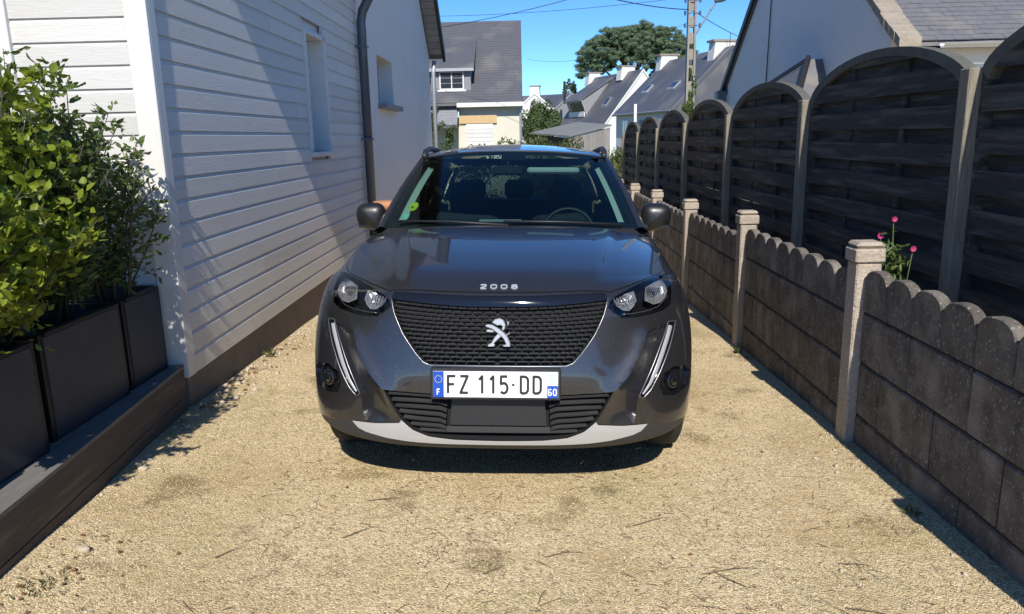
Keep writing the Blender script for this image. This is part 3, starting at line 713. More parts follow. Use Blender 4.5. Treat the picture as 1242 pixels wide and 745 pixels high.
def inpoly(pts, poly):
    x, y = pts[:, 0], pts[:, 1]; r = np.zeros(len(pts), bool); P = np.array(poly); j = len(P) - 1
    for i in range(len(P)):
        c = ((P[i, 1] > y) != (P[j, 1] > y)); xi = (P[j, 0] - P[i, 0]) * (y - P[i, 1]) / (P[j, 1] - P[i, 1] + 1e-15) + P[i, 0]; r ^= c & (x < xi); j = i
    return r
LIPV = .142
VS = []; ES = []
SMAX = .9985
ns, nv = 130, 128
gs = np.concatenate([np.linspace(-SMAX, SMAX, ns + 1)]); gv = np.linspace(0, 1.72, nv + 1)
for v in gv:
    for s_ in gs: VS.append((s_, v))
for k in REG:
    for poly in REG[k]:
        d = densify(poly); b0 = len(VS); VS += d; ES += [(b0 + i, b0 + (i + 1) % len(d)) for i in range(len(d))]
res = delaunay_2d_cdt([Vector(v) for v in VS], ES, [], 0, 1e-5)
cv = np.array([v[:] for v in res[0]]); tf = np.array([f[:] for f in res[2]]); cen = cv[tf].mean(1)
lab = np.full(len(tf), -1)
for q, k in enumerate(ORDER):
    for poly in REG[k]: mk = inpoly(cen, poly) & (lab < 0); lab[mk] = q
# hood / fender / bumper split of what is left
scx = np.array([c[0] for c in seam_c]); scy = np.array([c[1] for c in seam_c]); hood = (cen[:, 1] > np.interp(np.abs(cen[:, 0]), scx, scy)) & (np.abs(cen[:, 0]) < .875)
body = lab < 0
fend_line = np.interp(np.abs(cen[:, 0]), [0, .30, .76, .80, 1.0], [2, .84, .985, .72, .70])
fender = body & ~hood & (cen[:, 1] > fend_line); lip = body & ~hood & (cen[:, 1] < np.interp(np.abs(cen[:, 0]), [0, .119, .2, .28, .376, .44, .6, 1], [.141, .143, .148, .159, .183, .2366, .215, .20])) 
bumper = body & ~hood & ~fender & ~lip
def regionmesh(name, mask, m, dep=0., skirt=False, parent=CARO):
    T = tf[mask]; ids, inv = np.unique(T, return_inverse=True); T = inv.reshape(-1, 3); uv = cv[ids]
    if callable(dep): dep = dep(np.abs(uv[:, 0]), uv[:, 1])
    P = S(uv[:, 0], uv[:, 1], SG * dep) if (np.ndim(dep) or dep) else S(uv[:, 0], uv[:, 1])
    V = [tuple(p) for p in P]; F = [tuple(t) for t in T.tolist()]
    if skirt:
        e = {}
        for t in T:
            for a, b in ((t[0], t[1]), (t[1], t[2]), (t[2], t[0])):
                k = (min(a, b), max(a, b)); e[k] = e.get(k, 0) + 1
        bd = [k for k, c in e.items() if c == 1]; P0 = S(uv[:, 0], uv[:, 1], SG * .0008); mp = {}
        nf = len(F); mq = {}
        for a, b in bd:
            for q in (a, b):
                if q not in mp: mp[q] = len(V); V.append(tuple(P0[q])); mq[q] = len(V); V.append(tuple(P[q]))
            F.append((mq[a], mq[b], mp[b], mp[a]))
    me = rawmesh(name, V, F, m, False)
    bm = bmesh.new(); bm.from_mesh(me); bmesh.ops.recalc_face_normals(bm, faces=bm.faces[:]); bm.faces.index_update()
    c_ = sum((f.normal.y for f in bm.faces)) 
    if not skirt and c_ > 0: bmesh.ops.reverse_faces(bm, faces=bm.faces[:])
    if skirt and sum(f.normal.y for f in bm.faces[:] if f.index < nf) > 0: bmesh.ops.reverse_faces(bm, faces=[f for f in bm.faces if f.index < nf])
    bm.to_mesh(me); bm.free()
    o = link(bpy.data.objects.new(name, me), parent)
    me.polygons.foreach_set('use_smooth', [True] * (len(me.polygons) if not skirt else nf) + ([False] * (len(me.polygons) - nf) if skirt else []))
    return o
bump_o = regionmesh('bumper', bumper, M_PAINT); hood_o = regionmesh('bonnet', hood & body, M_PAINT)
L_ = cen[:, 0] < 0
for side in (L_, ~L_): regionmesh('fender', fender & side, M_PAINT)
lip_o = regionmesh('lower_lip', lip, M_CLAD)
sv = regionmesh('skid_strip', lab == ORDER.index('silver'), M_ALU, dep=-.004)
regionmesh('panel_gap', lab == ORDER.index('seam'), M_DARK, dep=.006, skirt=True)
def cheekdep(s, v):
    a = np.interp(v, [.25, .315, .40, .464, .559, .64], [.2325, .257, .295, .355, .422, .457]); b = np.interp(v, [.241, .358, .493, .576, .662], [.375, .39, .469, .522, .58])
    return .002 + .036 * np.clip((s - a) / (b - a), 0, 1) ** .9 * np.clip((v - .235) / .05, 0, 1) * np.clip((.68 - v) / .08, .15, 1)
regionmesh('grille_trim', lab == ORDER.index('strip'), M_GLOSSB, dep=.002)
for side in (L_, ~L_):
    regionmesh('cheek_panel', (lab == ORDER.index('channel')) & side, M_PAINT, dep=cheekdep, skirt=True)
    fo = regionmesh('fog_lamp_housing', (lab == ORDER.index('fog')) & side, M_GLOSSB, dep=.022, skirt=True)
    sg = -1 if side is L_ else 1
    fc = SP(sg * .60, .410, .012); nn = (fc - SP(sg * .60, .410, .05)).normalized()
    mb = MB(); mb.tube([fc - nn * .01, fc + nn * .012, fc + nn * .014], [.034, .036, .030], 18); mb.build('fog_lamp', M_GLOSSB, fo, True, local=True)
    mb = MB(); mb.tube([fc + nn * .0142, fc + nn * .018, fc + nn * .02], [.022, .016, .004], 18); mb.build('fog_lens', M_GLOSSB, fo, True, local=True)
    # daytime light blade
    sb = regionmesh('sabre_lamp', (lab == ORDER.index('sabre')) & side, M_GLOSSB, dep=.006, skirt=True)
    cs = [(.607,.650),(.552,.568),(.498,.482),(.452,.412),(.415,.372)]; ws = [.013,.012,.011,.009,.004]
    mb = MB(); V = []
    cs2 = densify(cs, .012, False)
    for q, (a, b) in enumerate(cs2):
        w_ = np.interp(q / (len(cs2) - 1), np.linspace(0, 1, 5), ws)
        V += [SP(sg * (a - w_), b + w_ * .45, .003), SP(sg * a, b, -.004), SP(sg * (a + w_), b - w_ * .45, .003)]
    mb.add(V, [(q * 3 + e, q * 3 + e + 1, q * 3 + e + 4, q * 3 + e + 3) for q in range(len(cs2) - 1) for e in (0, 1)]); mb.build('light_blade', M_LENS, sb, True, local=True)
    mb = MB(); mb.tube([SP(sg * a, b, -.001) for a, b in densify([(.655,.668),(.592,.672),(.524,.576),(.471,.493),(.425,.420),(.395,.366),(.412,.352)], .012, False)], .0028, 6); mb.build('chrome_edge', M_DCHROME, sb, True, local=True)
    mb = MB(); mb.tube([SP(sg * a, b, -.001) for a, b in densify([(.650,.668),(.580,.560),(.510,.462),(.452,.386),(.412,.352)], .012, False)], .0022, 6); mb.build('chrome_edge', M_DCHROME, sb, True, local=True)
    # sharp crease at the inner edge of the cheek
    # headlamp
    hl = regionmesh('headlight', (lab == ORDER.index('lamp')) & side, M_GLOSSB, dep=.055, skirt=True)
    regionmesh('lens_cover', (lab == ORDER.index('lamp')) & side, G_LAMP, dep=.001, parent=hl)
    for nm, poly in (('reflector', [(.665,.86),(.655,.925),(.59,.895),(.520,.860),(.500,.82),(.486,.785),(.53,.762),(.575,.768),(.62,.79),(.655,.82)]), ('reflector', [(.450,.842),(.402,.826),(.352,.792),(.350,.768),(.372,.745),(.400,.742),(.424,.762),(.446,.79)])):
        cx_ = sum(p[0] for p in poly) / len(poly); cy_ = sum(p[1] for p in poly) / len(poly); d = poly; n_ = len(d); rr = []
        for sc_, dp in ((1, .004), (.94, .005), (.84, .018), (.60, .032), (.34, .040), (.02, .044)):
            rr.append([SP(sg * (cx_ + (a - cx_) * sc_), cy_ + (b - cy_) * sc_, dp) for a, b in d])
        V = [v for q in rr for v in q]; F = [(q * n_ + k, q * n_ + (k + 1) % n_, (q + 1) * n_ + (k + 1) % n_, (q + 1) * n_ + k) for q in range(len(rr) - 1) for k in range(n_)]
        mb = MB(); mb.add(V, F); mb.build(nm, M_REFL, hl, False, local=True)
        mb = MB(); ctr = SP(sg * cx_, cy_ + .02, .040); dd = (SP(sg * cx_, cy_, .01) - ctr).normalized(); mb.tube([ctr, ctr + dd * .010, ctr + dd * .012], [.012, .012, .007], 8); mb.build('bulb_shield', M_DCHROME, hl, True, local=True)
        # vertical flutes
        mb = MB()
        for k in range(-3, 4):
            a = cx_ + k * .013 - .004
            mb.obox(SP(sg * a, cy_ + .040 - .004 * abs(k), .016), SP(sg * a + .0, cy_ - .012 + .003 * abs(k), .020), .0042, .008, (0, 1, 0))
        mb.build('flute', M_BLACK, hl, False, local=True)
    mb = MB(); mb.tube([SP(sg * a, b, .012) for a, b in densify([(.66,.80),(.56,.752),(.49,.738),(.42,.730),(.37,.728)], .012, False)], .0022, 6); mb.build('light_guide', M_DCHROME, hl, True, local=True)
# grille: dark back and rows of short bars
gr_o = regionmesh('grille', lab == ORDER.index('grille'), M_DARK, dep=.040, skirt=True)
topc = lambda s: np.interp(abs(s), [0, .058, .153, .237, .321], [.772, .772, .779, .789, .799])
lim = lambda v: np.interp(v, [.511, .522, .557, .641, .732, .799], [.144, .163, .190, .245, .292, .321])
NR = 14
for r in range(NR):
    q = (r + .5) / NR; mb = MB(); s_ = -.32; pit = .0265; s_ = -.33 + (r % 2) * pit / 2
    while s_ < .33:
        a, b = s_, s_ + pit * .86
        vm = topc((a + b) / 2) * (1 - q) + .516 * q; lm = lim(vm) - .004
        a2, b2 = max(a, -lm), min(b, lm)
        if b2 - a2 > .006:
            va = topc(a2) * (1 - q) + .516 * q; vb = topc(b2) * (1 - q) + .516 * q; h = .0036
            V = []
            for ss_, vv in ((a2, va), (b2, vb)):
                V += [SP(ss_, vv + h, .006), SP(ss_, vv + h * .3, .001), SP(ss_, vv - h, .009), SP(ss_, vv - h, .022), SP(ss_, vv + h, .022)]
            mb.add(V, [(0, 1, 6, 5), (1, 2, 7, 6), (2, 3, 8, 7), (3, 4, 9, 8), (4, 0, 5, 9), (4, 3, 2, 1, 0), (5, 6, 7, 8, 9)])
        s_ += pit
    mb.build('grille_bar', M_GRILL, gr_o, False, local=True)
mb = MB()
ed = [(.3225,.800),(.294,.732),(.247,.640),(.192,.555),(.165,.519),(.145,.508)]
mb.tube([SP(a, b, .0) for a, b in densify(ed + [(0, .508)] + mirr(ed), .012, False)], .0024, 6); mb.build('grille_frame', M_DCHROME, gr_o, True, local=True)
# lower intake louvres, radar box
it_o = regionmesh('lower_intake', lab == ORDER.index('intake'), M_DARK, dep=.055, skirt=True)
olim = lambda v: np.interp(v, [.168, .172, .186, .219, .268, .337, .398], [.02, .07, .135, .184, .225, .258, .289])
for sg in (-1, 1):
    for k in range(7):
        v0 = .372 - k * .0275; mb = MB(); V = []; o_ = olim(v0 + .002) - .006
        st = [(.090, -.012), (.105, -.002), (.12, .0)] if k < 6 else [(.085, 0), (.1, 0), (.115, 0)]
        pts = [(a, v0 + dv) for a, dv in st] + [(a, v0 + .010 * ((a - .12) / .15)) for a in np.linspace(.135, o_, 10)]
        if o_ < .14: continue
        for a, b in pts:
            h = .0085; V += [SP(sg * a, b + h, .022), SP(sg * a, b + h * .2, .006), SP(sg * a, b - h * .7, .010), SP(sg * a, b - h, .03)]
        n_ = len(pts); F = [(q * 4 + e, q * 4 + (e + 1) % 4, (q + 1) * 4 + (e + 1) % 4, (q + 1) * 4 + e) for q in range(n_ - 1) for e in range(4)] + [(0, 1, 2, 3), tuple((n_ - 1) * 4 + e for e in (3, 2, 1, 0))]
        mb.add(V, F); mb.build('louvre', M_CLAD, it_o, False, local=True)
mb = MB(); mb.grid(6, 4, lambda u, v: SP(-.080 + .16 * u, .240 + .125 * v, .016 + .012 * v)); mb.build('radar_cover', M_BLACK, it_o, True, local=True)
mb = MB(); mb.grid(10, 2, lambda u, v: SP(-.088 + .176 * u, .205 + .03 * v, .008 + .006 * v)); mb.build('lower_bar', M_CLAD, it_o, True, local=True)

# number plate with embossed characters
PL = empty('number_plate', parent=CARO); PL.location = (-.008, -.032, .600); PL.rotation_euler = (math.radians(-4), 0, 0)
MB().box(-.272, .272, .0, .03, -.066, .066, .004).build('plate_holder', M_BLACK, PL, local=True)
MB().box(-.260, .260, -.004, -.0005, -.055, .055, .001).build('plate', M_PLW, PL, local=True)
mb = MB(); mb.box(-.2595, -.215, -.0055, -.0042, -.0545, .0545); mb.build('blue_band', M_PLB, PL, local=True)
mb = MB(); mb.box(.215, .2595, -.0055, -.0042, -.0545, -.004); mb.build('blue_band', M_PLB, PL, local=True)
mb = MB(); mb.box(.215, .2595, -.0055, -.0042, -.003, .0545); mb.build('region_badge', mat('badge', (.62, .74, .74), .5), PL, local=True)
mb = MB()
for k in range(3): mb.box(.226, .249, -.0062, -.0056, .010 + .014 * k, .017 + .014 * k)
mb.build('region_mark', mat('badge_mark', (.40, .56, .58), .5), PL, local=True)
def stroke(mb, pts, w, y0, y1):
    pts = [Vector((a, b)) for a, b in pts]
    for a, b in zip(pts[:-1], pts[1:]):
        d = (b - a)
        if d.length < 1e-6: continue
        d.normalize(); n_ = Vector((-d.y, d.x)) * w / 2
        mb.prism([(a + n_)[:], (a - n_)[:], (b - n_)[:], (b + n_)[:]], lambda x, z: (x, y0, z), lambda x, z: (x, y1, z))
    for i_, p in enumerate(pts[1:-1]):
        mb.prism([(p.x + w / 2 * math.cos(k * math.pi / 5), p.y + w / 2 * math.sin(k * math.pi / 5)) for k in range(10)], lambda x, z: (x, y0 - .00002 * (i_ % 5 + 1), z), lambda x, z: (x, y1, z))
def arc(cx_, cy_, rx, ry, a0, a1, n_=8): return [(cx_ + rx * math.cos(math.radians(a0 + (a1 - a0) * k / n_)), cy_ + ry * math.sin(math.radians(a0 + (a1 - a0) * k / n_))) for k in range(n_ + 1)]
def glyph(c):
    # unit cell 0..1 wide, 0..2 tall
    return {'F': [[(.05, 0), (.05, 1.95), (1, 1.95)], [(.05, 1.02), (.82, 1.02)]], 'Z': [[(.02, 1.95), (.95, 1.95), (.05, .05), (1, .05)]],
            '1': [[(.15, 1.55), (.55, 1.95), (.55, 0)]], '5': [[(.92, 1.95), (.15, 1.95), (.1, 1.12)] + arc(.48, .62, .46, .58, 120, -140, 12)],
            'D': [[(.05, .05), (.05, 1.95), (.5, 1.95)] + arc(.48, 1.5, .47, .45, 90, 0, 5) + arc(.48, .5, .47, .45, 0, -90, 5) + [(.05, .05)]],
            '6': [arc(.5, 1.5, .42, .45, 30, 180, 6) + [(.08, .55)] + arc(.5, .55, .42, .5, 180, 540, 14)], '0': [arc(.5, 1.5, .42, .45, 0, 180, 6) + arc(.5, .5, .42, .45, 180, 360, 6) + [(.92, 1.5)]],
            '2': [arc(.5, 1.5, .42, .45, 170, -20, 8) + [(.08, .05), (.95, .05)]], '8': [arc(.5, 1.47, .38, .42, -90, 270, 14), arc(.5, .53, .42, .5, 90, 450, 14)], '-': [[(.1, 1.0), (.9, 1.0)]]}[c]
def text(par, s_, x, z, h, w, gap, st, y0, y1, m, name='letter'):
    for c in s_:
        if c == ' ': x += w * .85; continue
        ww = w * .45 if c == '-' else w
        mb = MB()
        for line in glyph(c): stroke(mb, [(x + a * ww, z + b * h / 2) for a, b in line], st if c != '-' else st * .8, y0, y1)
        mb.build(name, m, par, local=True, fix=True); x += ww + gap
text(PL, 'FZ', -.199, -.037, .074, .033, .019, .0105, -.0068, -.0038, M_PLT)
text(PL, '115', -.073, -.037, .074, .033, .013, .0105, -.0068, -.0038, M_PLT)
text(PL, '-', .0675, -.037, .074, .030, .013, .0105, -.0068, -.0038, M_PLT)
text(PL, 'DD', .104, -.037, .074, .033, .020, .0105, -.0068, -.0038, M_PLT)
text(PL, 'F', -.243, -.044, .024, .011, .0, .0042, -.0072, -.005, M_PLW)
text(PL, '60', .219, -.044, .028, .0145, .006, .0045, -.0072, -.005, M_PLW)
mb = MB()
for k in range(12):
    a = k * math.pi / 6; mb.box(-.2375 + .0145 * math.cos(a) - .0016, -.2375 + .0145 * math.cos(a) + .0016, -.0066, -.0056, .022 + .0145 * math.sin(a) - .0016, .022 + .0145 * math.sin(a) + .0016)
mb.build('star_ring', M_STW, PL, local=True)

# lion emblem
EM = empty('emblem', parent=CARO); pc = SP(0, .655, -.012); EM.location = pc; EM.rotation_euler = (math.radians(-10), 0, 0)
def e2(p): return [((x - 466) * .000600, (221 - y) * .000600) for x, y in p]
for nm, poly, y0, y1 in (('lion_head', [(425,152),(445,130),(478,122),(505,134),(520,165),(517,195),(506,210),(492,203),(498,180),(482,172),(462,176),(447,166),(436,162)], -.008, .004),
    ('lion_body', [(378,172),(400,164),(432,170),(472,193),(510,222),(538,257),(554,297),(553,322),(505,322),(500,310),(524,304),(506,268),(478,240),(448,217),(428,200),(402,190),(384,186)], -.010, .004),
    ('lion_paw', [(383,206),(402,201),(428,206),(444,217),(424,224),(390,221)], -.007, .004),
    ('lion_leg', [(468,228),(492,248),(458,282),(440,299),(448,306),(442,322),(394,322),(400,305),(421,295),(441,258)], -.007, .004),
    ('lion_tail', [(524,143),(547,150),(541,172),(529,176),(532,160)], -.006, .004), ('lion_tail', [(546,216),(551,232),(530,246),(518,238),(536,230)], -.006, .004)):
    q_ = np.array(e2(poly)); ar = sum(q_[i - 1][0] * q_[i][1] - q_[i][0] * q_[i - 1][1] for i in range(len(q_))); sgn = 1 if ar > 0 else -1; ins = []
    for i in range(len(q_)):
        e1_ = q_[i] - q_[i - 1]; e2_ = q_[(i + 1) % len(q_)] - q_[i]; n1 = np.array([-e1_[1], e1_[0]]) / np.linalg.norm(e1_) + np.array([-e2_[1], e2_[0]]) / np.linalg.norm(e2_); n1 /= np.linalg.norm(n1) + 1e-9; ins.append(q_[i] + sgn * n1 * .0034)
    n_ = len(q_); V = [(x, y1, z) for x, z in q_] + [(x, y0 + .006, z) for x, z in q_] + [(x, y0, z) for x, z in ins]
    mb = MB(); mb.add(V, [tuple(range(n_)), tuple(range(2 * n_, 3 * n_))] + [(a * n_ + k, a * n_ + (k + 1) % n_, (a + 1) * n_ + (k + 1) % n_, (a + 1) * n_ + k) for a in (0, 1) for k in range(n_)]); mb.build(nm, M_EMB, EM, local=True)
# 2008 badge laid on the bonnet edge
def onhood(x, z, dep):   # x lateral metres, z along the surface
    return SP(x / 1.13 / .846 * .70 * 0 + math.copysign((math.asin(min(1, (abs(x) / .846) ** (2.25 / 2))) * 2 / math.pi), x) if x else 0., .868 + z, -dep)
xx = -.080
for c in '2008':
    mb = MB()
    for line in glyph(c):
        pts = [(xx + a * .028, b * .012) for a, b in line]
        for a, b in zip(pts[:-1], pts[1:]):
            p, q = onhood(a[0], a[1], .002), onhood(b[0], b[1], .002); mb.obox(p, q, .0055, .004, (0, -.5, .85))
    mb.build('badge_letter', M_CHROME, CARO, local=True); xx += .044

# ---- side panels (heightfield X(y,z)) with wheel arches cut out
vv = np.linspace(0, 1.72, 60); Pe = S0(np.full(60, 1.0), vv); order = np.argsort(Pe[:, 2]); zz_, xx_ = Pe[order, 2], Pe[order, 0]
def sx(y, z):
    x = float(np.interp(z, zz_, xx_)); x -= .02 * max(0, 1 - z / .45) * (1 if y > .7 else 0)
    if y > 3.2: x -= .16 * ((y - 3.2) / .95) ** 2.4
    if z < .9: x += .006 * math.sin(math.pi * min(1, max(0, (y - 1.3) / 1.9))) * math.cos(6 * (z - .62)) - .004
    return x
AY, AZ, AR = .875, .385, .395; BY = AY + 2.605
out = [(Pe[i, 1] - .0005, Pe[i, 2]) for i in range(0, 60, 1)]       # front edge, then bonnet side
out += [(1.9, 1.085), (2.6, 1.10), (3.3, 1.13), (3.9, 1.17), (4.12, 1.12), (4.17, .9), (4.2, .7), (4.18, .4)]
bot = [(BY + AR, .33)] + [(BY + AR * math.cos(a), AZ + AR * math.sin(a)) for a in np.linspace(0, math.pi, 20)] + [(BY - AR, .30), (AY + AR, .28)] + [(AY + AR * math.cos(a), AZ + AR * math.sin(a)) for a in np.linspace(0, math.pi * .985, 20)]
out += bot
out = [p for p in out]
V2 = [Vector(p) for p in out]; E2_ = [(i, (i + 1) % len(V2)) for i in range(len(V2))]
for y in np.arange(.5, 4.2, .06):
    for z in np.arange(.28, 1.17, .05): V2.append(Vector((y, z)))
r2 = delaunay_2d_cdt(V2, E2_, [], 0, 1e-5); c2 = np.array([v[:] for v in r2[0]]); t2 = np.array([f[:] for f in r2[2]]); k2 = inpoly(c2[t2].mean(1), out); t2 = t2[k2]
for sg in (-1, 1):
    cs_ = c2[t2].mean(1)
    for nm, a, b in (('front_fender', -9, 1.30), ('front_door', 1.30, 2.35), ('rear_door', 2.35, 3.15), ('rear_quarter', 3.15, 99)):
        tt = t2[(cs_[:, 0] >= a) & (cs_[:, 0] < b)]
        mb = MB(); mb.V = [(sg * sx(y, z), y, z) for y, z in c2]; mb.F = [tuple(t) if sg > 0 else tuple(t[::-1]) for t in tt.tolist()]
        ob = mb.build(nm, M_PAINT, CARO, True, local=True, fix=False)
        bm = bmesh.new(); bm.from_mesh(ob.data); bmesh.ops.delete(bm, geom=[v for v in bm.verts if not v.link_faces], context='VERTS'); bm.normal_update(); bm.to_mesh(ob.data); bm.free()
        if 'door' in nm: MB().box(sg * (sx(a + .8, .95) + .004), sg * (sx(a + .8, .95) + .03), a + .70, a + .90, .93, .955, .006).build('door_handle', M_PAINT, ob, local=True)
    for cy_ in (AY, BY):
        mb = MB(); pts = [(cy_ + r_ * math.cos(a), AZ + r_ * math.sin(a)) for a in np.linspace(-.25, math.pi + .25, 30) for r_ in (AR - .012, AR + .045)]
        V = [(sg * (sx(y, max(z, .3)) + (.012 if q % 2 == 0 else .006)), y, z) for q, (y, z) in enumerate(pts)] + [(sg * (sx(y, max(z, .3)) - .12), y, z) for q, (y, z) in enumerate(pts) if q % 2 == 0]
        F = [(2 * q, 2 * q + 1, 2 * q + 3, 2 * q + 2) for q in range(29)] + [(2 * q, 2 * q + 2, 60 + q + 1, 60 + q) for q in range(29)]
        mb.add(V, F); mb.build('arch_cladding', M_CLAD, CARO, True, local=True)
    mb = MB(); mb.grid(20, 1, lambda u, v: (sg * (sx(1.28 + 1.8 * u, .33) + .01), 1.285 + 1.79 * u, .25 + .17 * v)); mb.build('sill_cladding', M_CLAD, CARO, True, local=True)
# wheels
def wheel(x, y, sg):
    w_ = empty('wheel', parent=CARO); w_.location = (x, y, .380)
    prof = [(.215, -.10), (.23, -.105), (.315, -.11), (.338, -.095), (.345, -.05), (.345, .05), (.338, .095), (.315, .11), (.23, .105), (.215, .10)]
    mb = MB(); n_ = 40; V = [(sg * b, a * math.cos(2 * math.pi * k / n_), a * math.sin(2 * math.pi * k / n_)) for k in range(n_) for a, b in prof]; m_ = len(prof)
    mb.add(V, [(k * m_ + q, k * m_ + (q + 1) % m_, ((k + 1) % n_) * m_ + (q + 1) % m_, ((k + 1) % n_) * m_ + q) for k in range(n_) for q in range(m_)]); mb.build('tyre', M_RUB, w_, True, local=True)
    mb = MB()
    for k in range(5):
        a = k * 2 * math.pi / 5
        for da in (-.16, .16): mb.obox((sg * .085, .05 * math.cos(a), .05 * math.sin(a)), (sg * .075, .205 * math.cos(a + da), .205 * math.sin(a + da)), .030, .03, (1, 0, 0))
    mb.tube([(sg * .05, 0, 0), (sg * .095, 0, 0)], .065, 16); 
    V = [(sg * b, a * math.cos(2 * math.pi * k / 40), a * math.sin(2 * math.pi * k / 40)) for k in range(40) for a, b in ((.219, .095), (.2, .09), (.2, -.08))]
    mb.add(V, [(k * 3 + q, k * 3 + q + 1, ((k + 1) % 40) * 3 + q + 1, ((k + 1) % 40) * 3 + q) for k in range(40) for q in (0, 1)]); mb.build('rim', M_RIM, w_, False, local=True)
    mb = MB(); mb.tube([(-sg * .06, 0, 0), (sg * .03, 0, 0)], .14, 20); mb.build('brake_disc', M_DCHROME, w_, True, local=True)
for sg in (-1, 1):
    wheel(sg * .785, AY - .02, sg); wheel(sg * .775, BY, sg)
mb = MB(); mb.box(-.70, .70, .30, 4.0, .24, .30); mb.build('underbody', M_DARK, CARO, local=True)
mb = MB(); mb.box(-.60, .60, .45, 1.1, .32, .90); mb.build('engine_bay', M_DARK, CARO, local=True)
# rear end
mb = MB()
def rearf(u, v):
    z = .34 + .84 * v; s_ = 2 * u - 1; e = abs(s_) ** 3; return (s_ * (sx(4.15, min(z, 1.1)) - .0), 4.30 - .13 * e - .10 * max(0, v - .6), z)
mb.grid(16, 10, rearf); mb.build('tailgate', M_PAINT, CARO, True, local=True)

# ---- greenhouse
# windscreen corner points: bottom centre (0,1.19,1.148) corner(.735,1.43,1.13); top centre (0,1.97,1.563) corner(.555,2.09,1.53)
def ws(u, v, inset=0):
    s_ = 2 * u - 1; W = (.755 - inset) * (1 - v) + (.600 - inset) * v
    y0 = 1.175 + .80 * v; yc = .26 * (1 - v) + .13 * v
    z = 1.150 + .432 * v + .022 * math.sin(math.pi * v) - (.018 * (1 - v) + .045 * v) * abs(s_) ** 2.4
    return (s_ * W, y0 + yc * abs(s_) ** 2.2, z)
mb = MB(); mb.grid(28, 14, lambda u, v: ws(u, v)); wso = mb.build('windscreen', G_WS, CARO, True, local=True, fix=False)
# black ceramic border just inside the glass
def border(u0, u1, v0, v1, nu, nv_):
    mb.grid(nu, nv_, lambda u, v: tuple(np.array(ws(u0 + (u1 - u0) * u, v0 + (v1 - v0) * v)) + np.array([0, .006, -.006])))
mb = MB(); border(0, 1, 0, .07, 28, 1); border(0, 1, .945, 1, 28, 1); border(0, .03, .07, .945, 1, 10); border(.97, 1, .07, .945, 1, 10); border(.44, .56, .86, .945, 6, 1)
mb.build('glass_border', M_BLACK, wso, True, local=True)
# A pillars and roof rails (painted), body side of the cabin
def rail(v):  # upper body line from windscreen base to rear: v 0..1 along pillar, 1..2 along roof
    if v <= 1: p = ws(1, v); return Vector((p[0] + .012, p[1] + .005, p[2] - .004))
    t = v - 1; return Vector((.615 - .03 * t * t, 2.11 + 1.75 * t, 1.537 + .055 * math.sin(math.pi * (t * .8)) - .10 * t * t))
def belt(v):
    if v <= 1: return Vector((.812 + .004 * v, 1.45 + .62 * v, 1.085 + .002 * v))
    t = v - 1; return Vector((.812 - .10 * t ** 2, 2.07 + 1.90 * t, 1.09 + .08 * t))
for sg in (-1, 1):
    mir_ = lambda p: (sg * p.x, p.y, p.z)
    mb = MB(); V = []; n_ = 24
    for q in range(n_ + 1):
        v = 2 * q / n_; r_ = rail(v); b_ = belt(v); d = (b_ - r_); d.normalize(); wd_ = .05 if v <= 1.02 else .045
        o1 = r_; o2 = r_ + d * .028 + Vector((.028, 0, .0)); o3 = r_ + d * wd_ + Vector((.014, 0.0, 0)); inn = r_ + Vector((-.02, 0, -.02))
        V += [mir_(o1 + Vector((-.012, 0, .004))), mir_(o1 + Vector((.014, 0, .006))), mir_(o2), mir_(o3), mir_(inn + d * wd_)]
    mb.add(V, [(q * 5 + e, q * 5 + e + 1, (q + 1) * 5 + e + 1, (q + 1) * 5 + e) for q in range(n_) for e in range(4)])
    mb.build('pillar', M_PAINT, CARO, True, local=True)
    mb = MB()
    mb.grid(24, 3, lambda u, v: mir_(rail(2 * u).lerp(belt(2 * u), .12 + .88 * v) + Vector((.010 * math.sin(math.pi * v), 0, 0)) if u > 0.0 else rail(0).lerp(belt(0), .12 + .88 * v)))
    mb.build('side_window', G_SIDE, CARO, True, local=True)
    for v in (1.12, 1.62): 
        mb = MB(); a, b = rail(v), belt(v + .02); mb.obox(mir_(a + Vector((.016, 0, -.03))), mir_(b + Vector((.010, 0, 0))), .05, .02, (0, 1, 0)); mb.build('door_pillar', M_GLOSSB, CARO, local=True)
    # shoulder between belt line and side panel
    mb = MB(); mb.grid(26, 2, lambda u, v: (lambda y: (sg * (belt(2 * u).x * (1 - v) + (sx(y, 1.07) + .0005) * v), y, belt(2 * u).z * (1 - v) + v * float(np.interp(y, [1.45, 1.9, 2.6, 3.3, 3.9, 4.0], [1.078, 1.084, 1.099, 1.129, 1.169, 1.15]))))(belt(2 * u).y)); mb.build('belt_moulding', M_BLACK, CARO, True, local=True)
    # lining of the pillar, lit through the glass
    mb = MB(); mb.grid(12, 1, lambda u, v: (lambda p: (sg * (p[0] - .012 - (.062 + .012 * (1 - u)) * v), p[1] + .045 + .02 * v, p[2] - .030 - .010 * v))(ws(1, .09 + .84 * u))); mb.build('pillar_lining', M_BEIGE, CARO, True, local=True)
    # roof bar
    mb = MB(); pts = [Vector((.600, 2.10, 1.548)), Vector((.612, 2.25, 1.583))] + [Vector((.618 - .02 * t, 2.5 + 1.25 * t, 1.606 - .05 * t * t)) for t in np.linspace(0, 1, 8)] + [Vector((.58, 3.86, 1.53))]
    mb.tube([mir_(p) for p in pts], .019, 8); mb.build('roof_bar', M_BLACK, CARO, True, local=True)
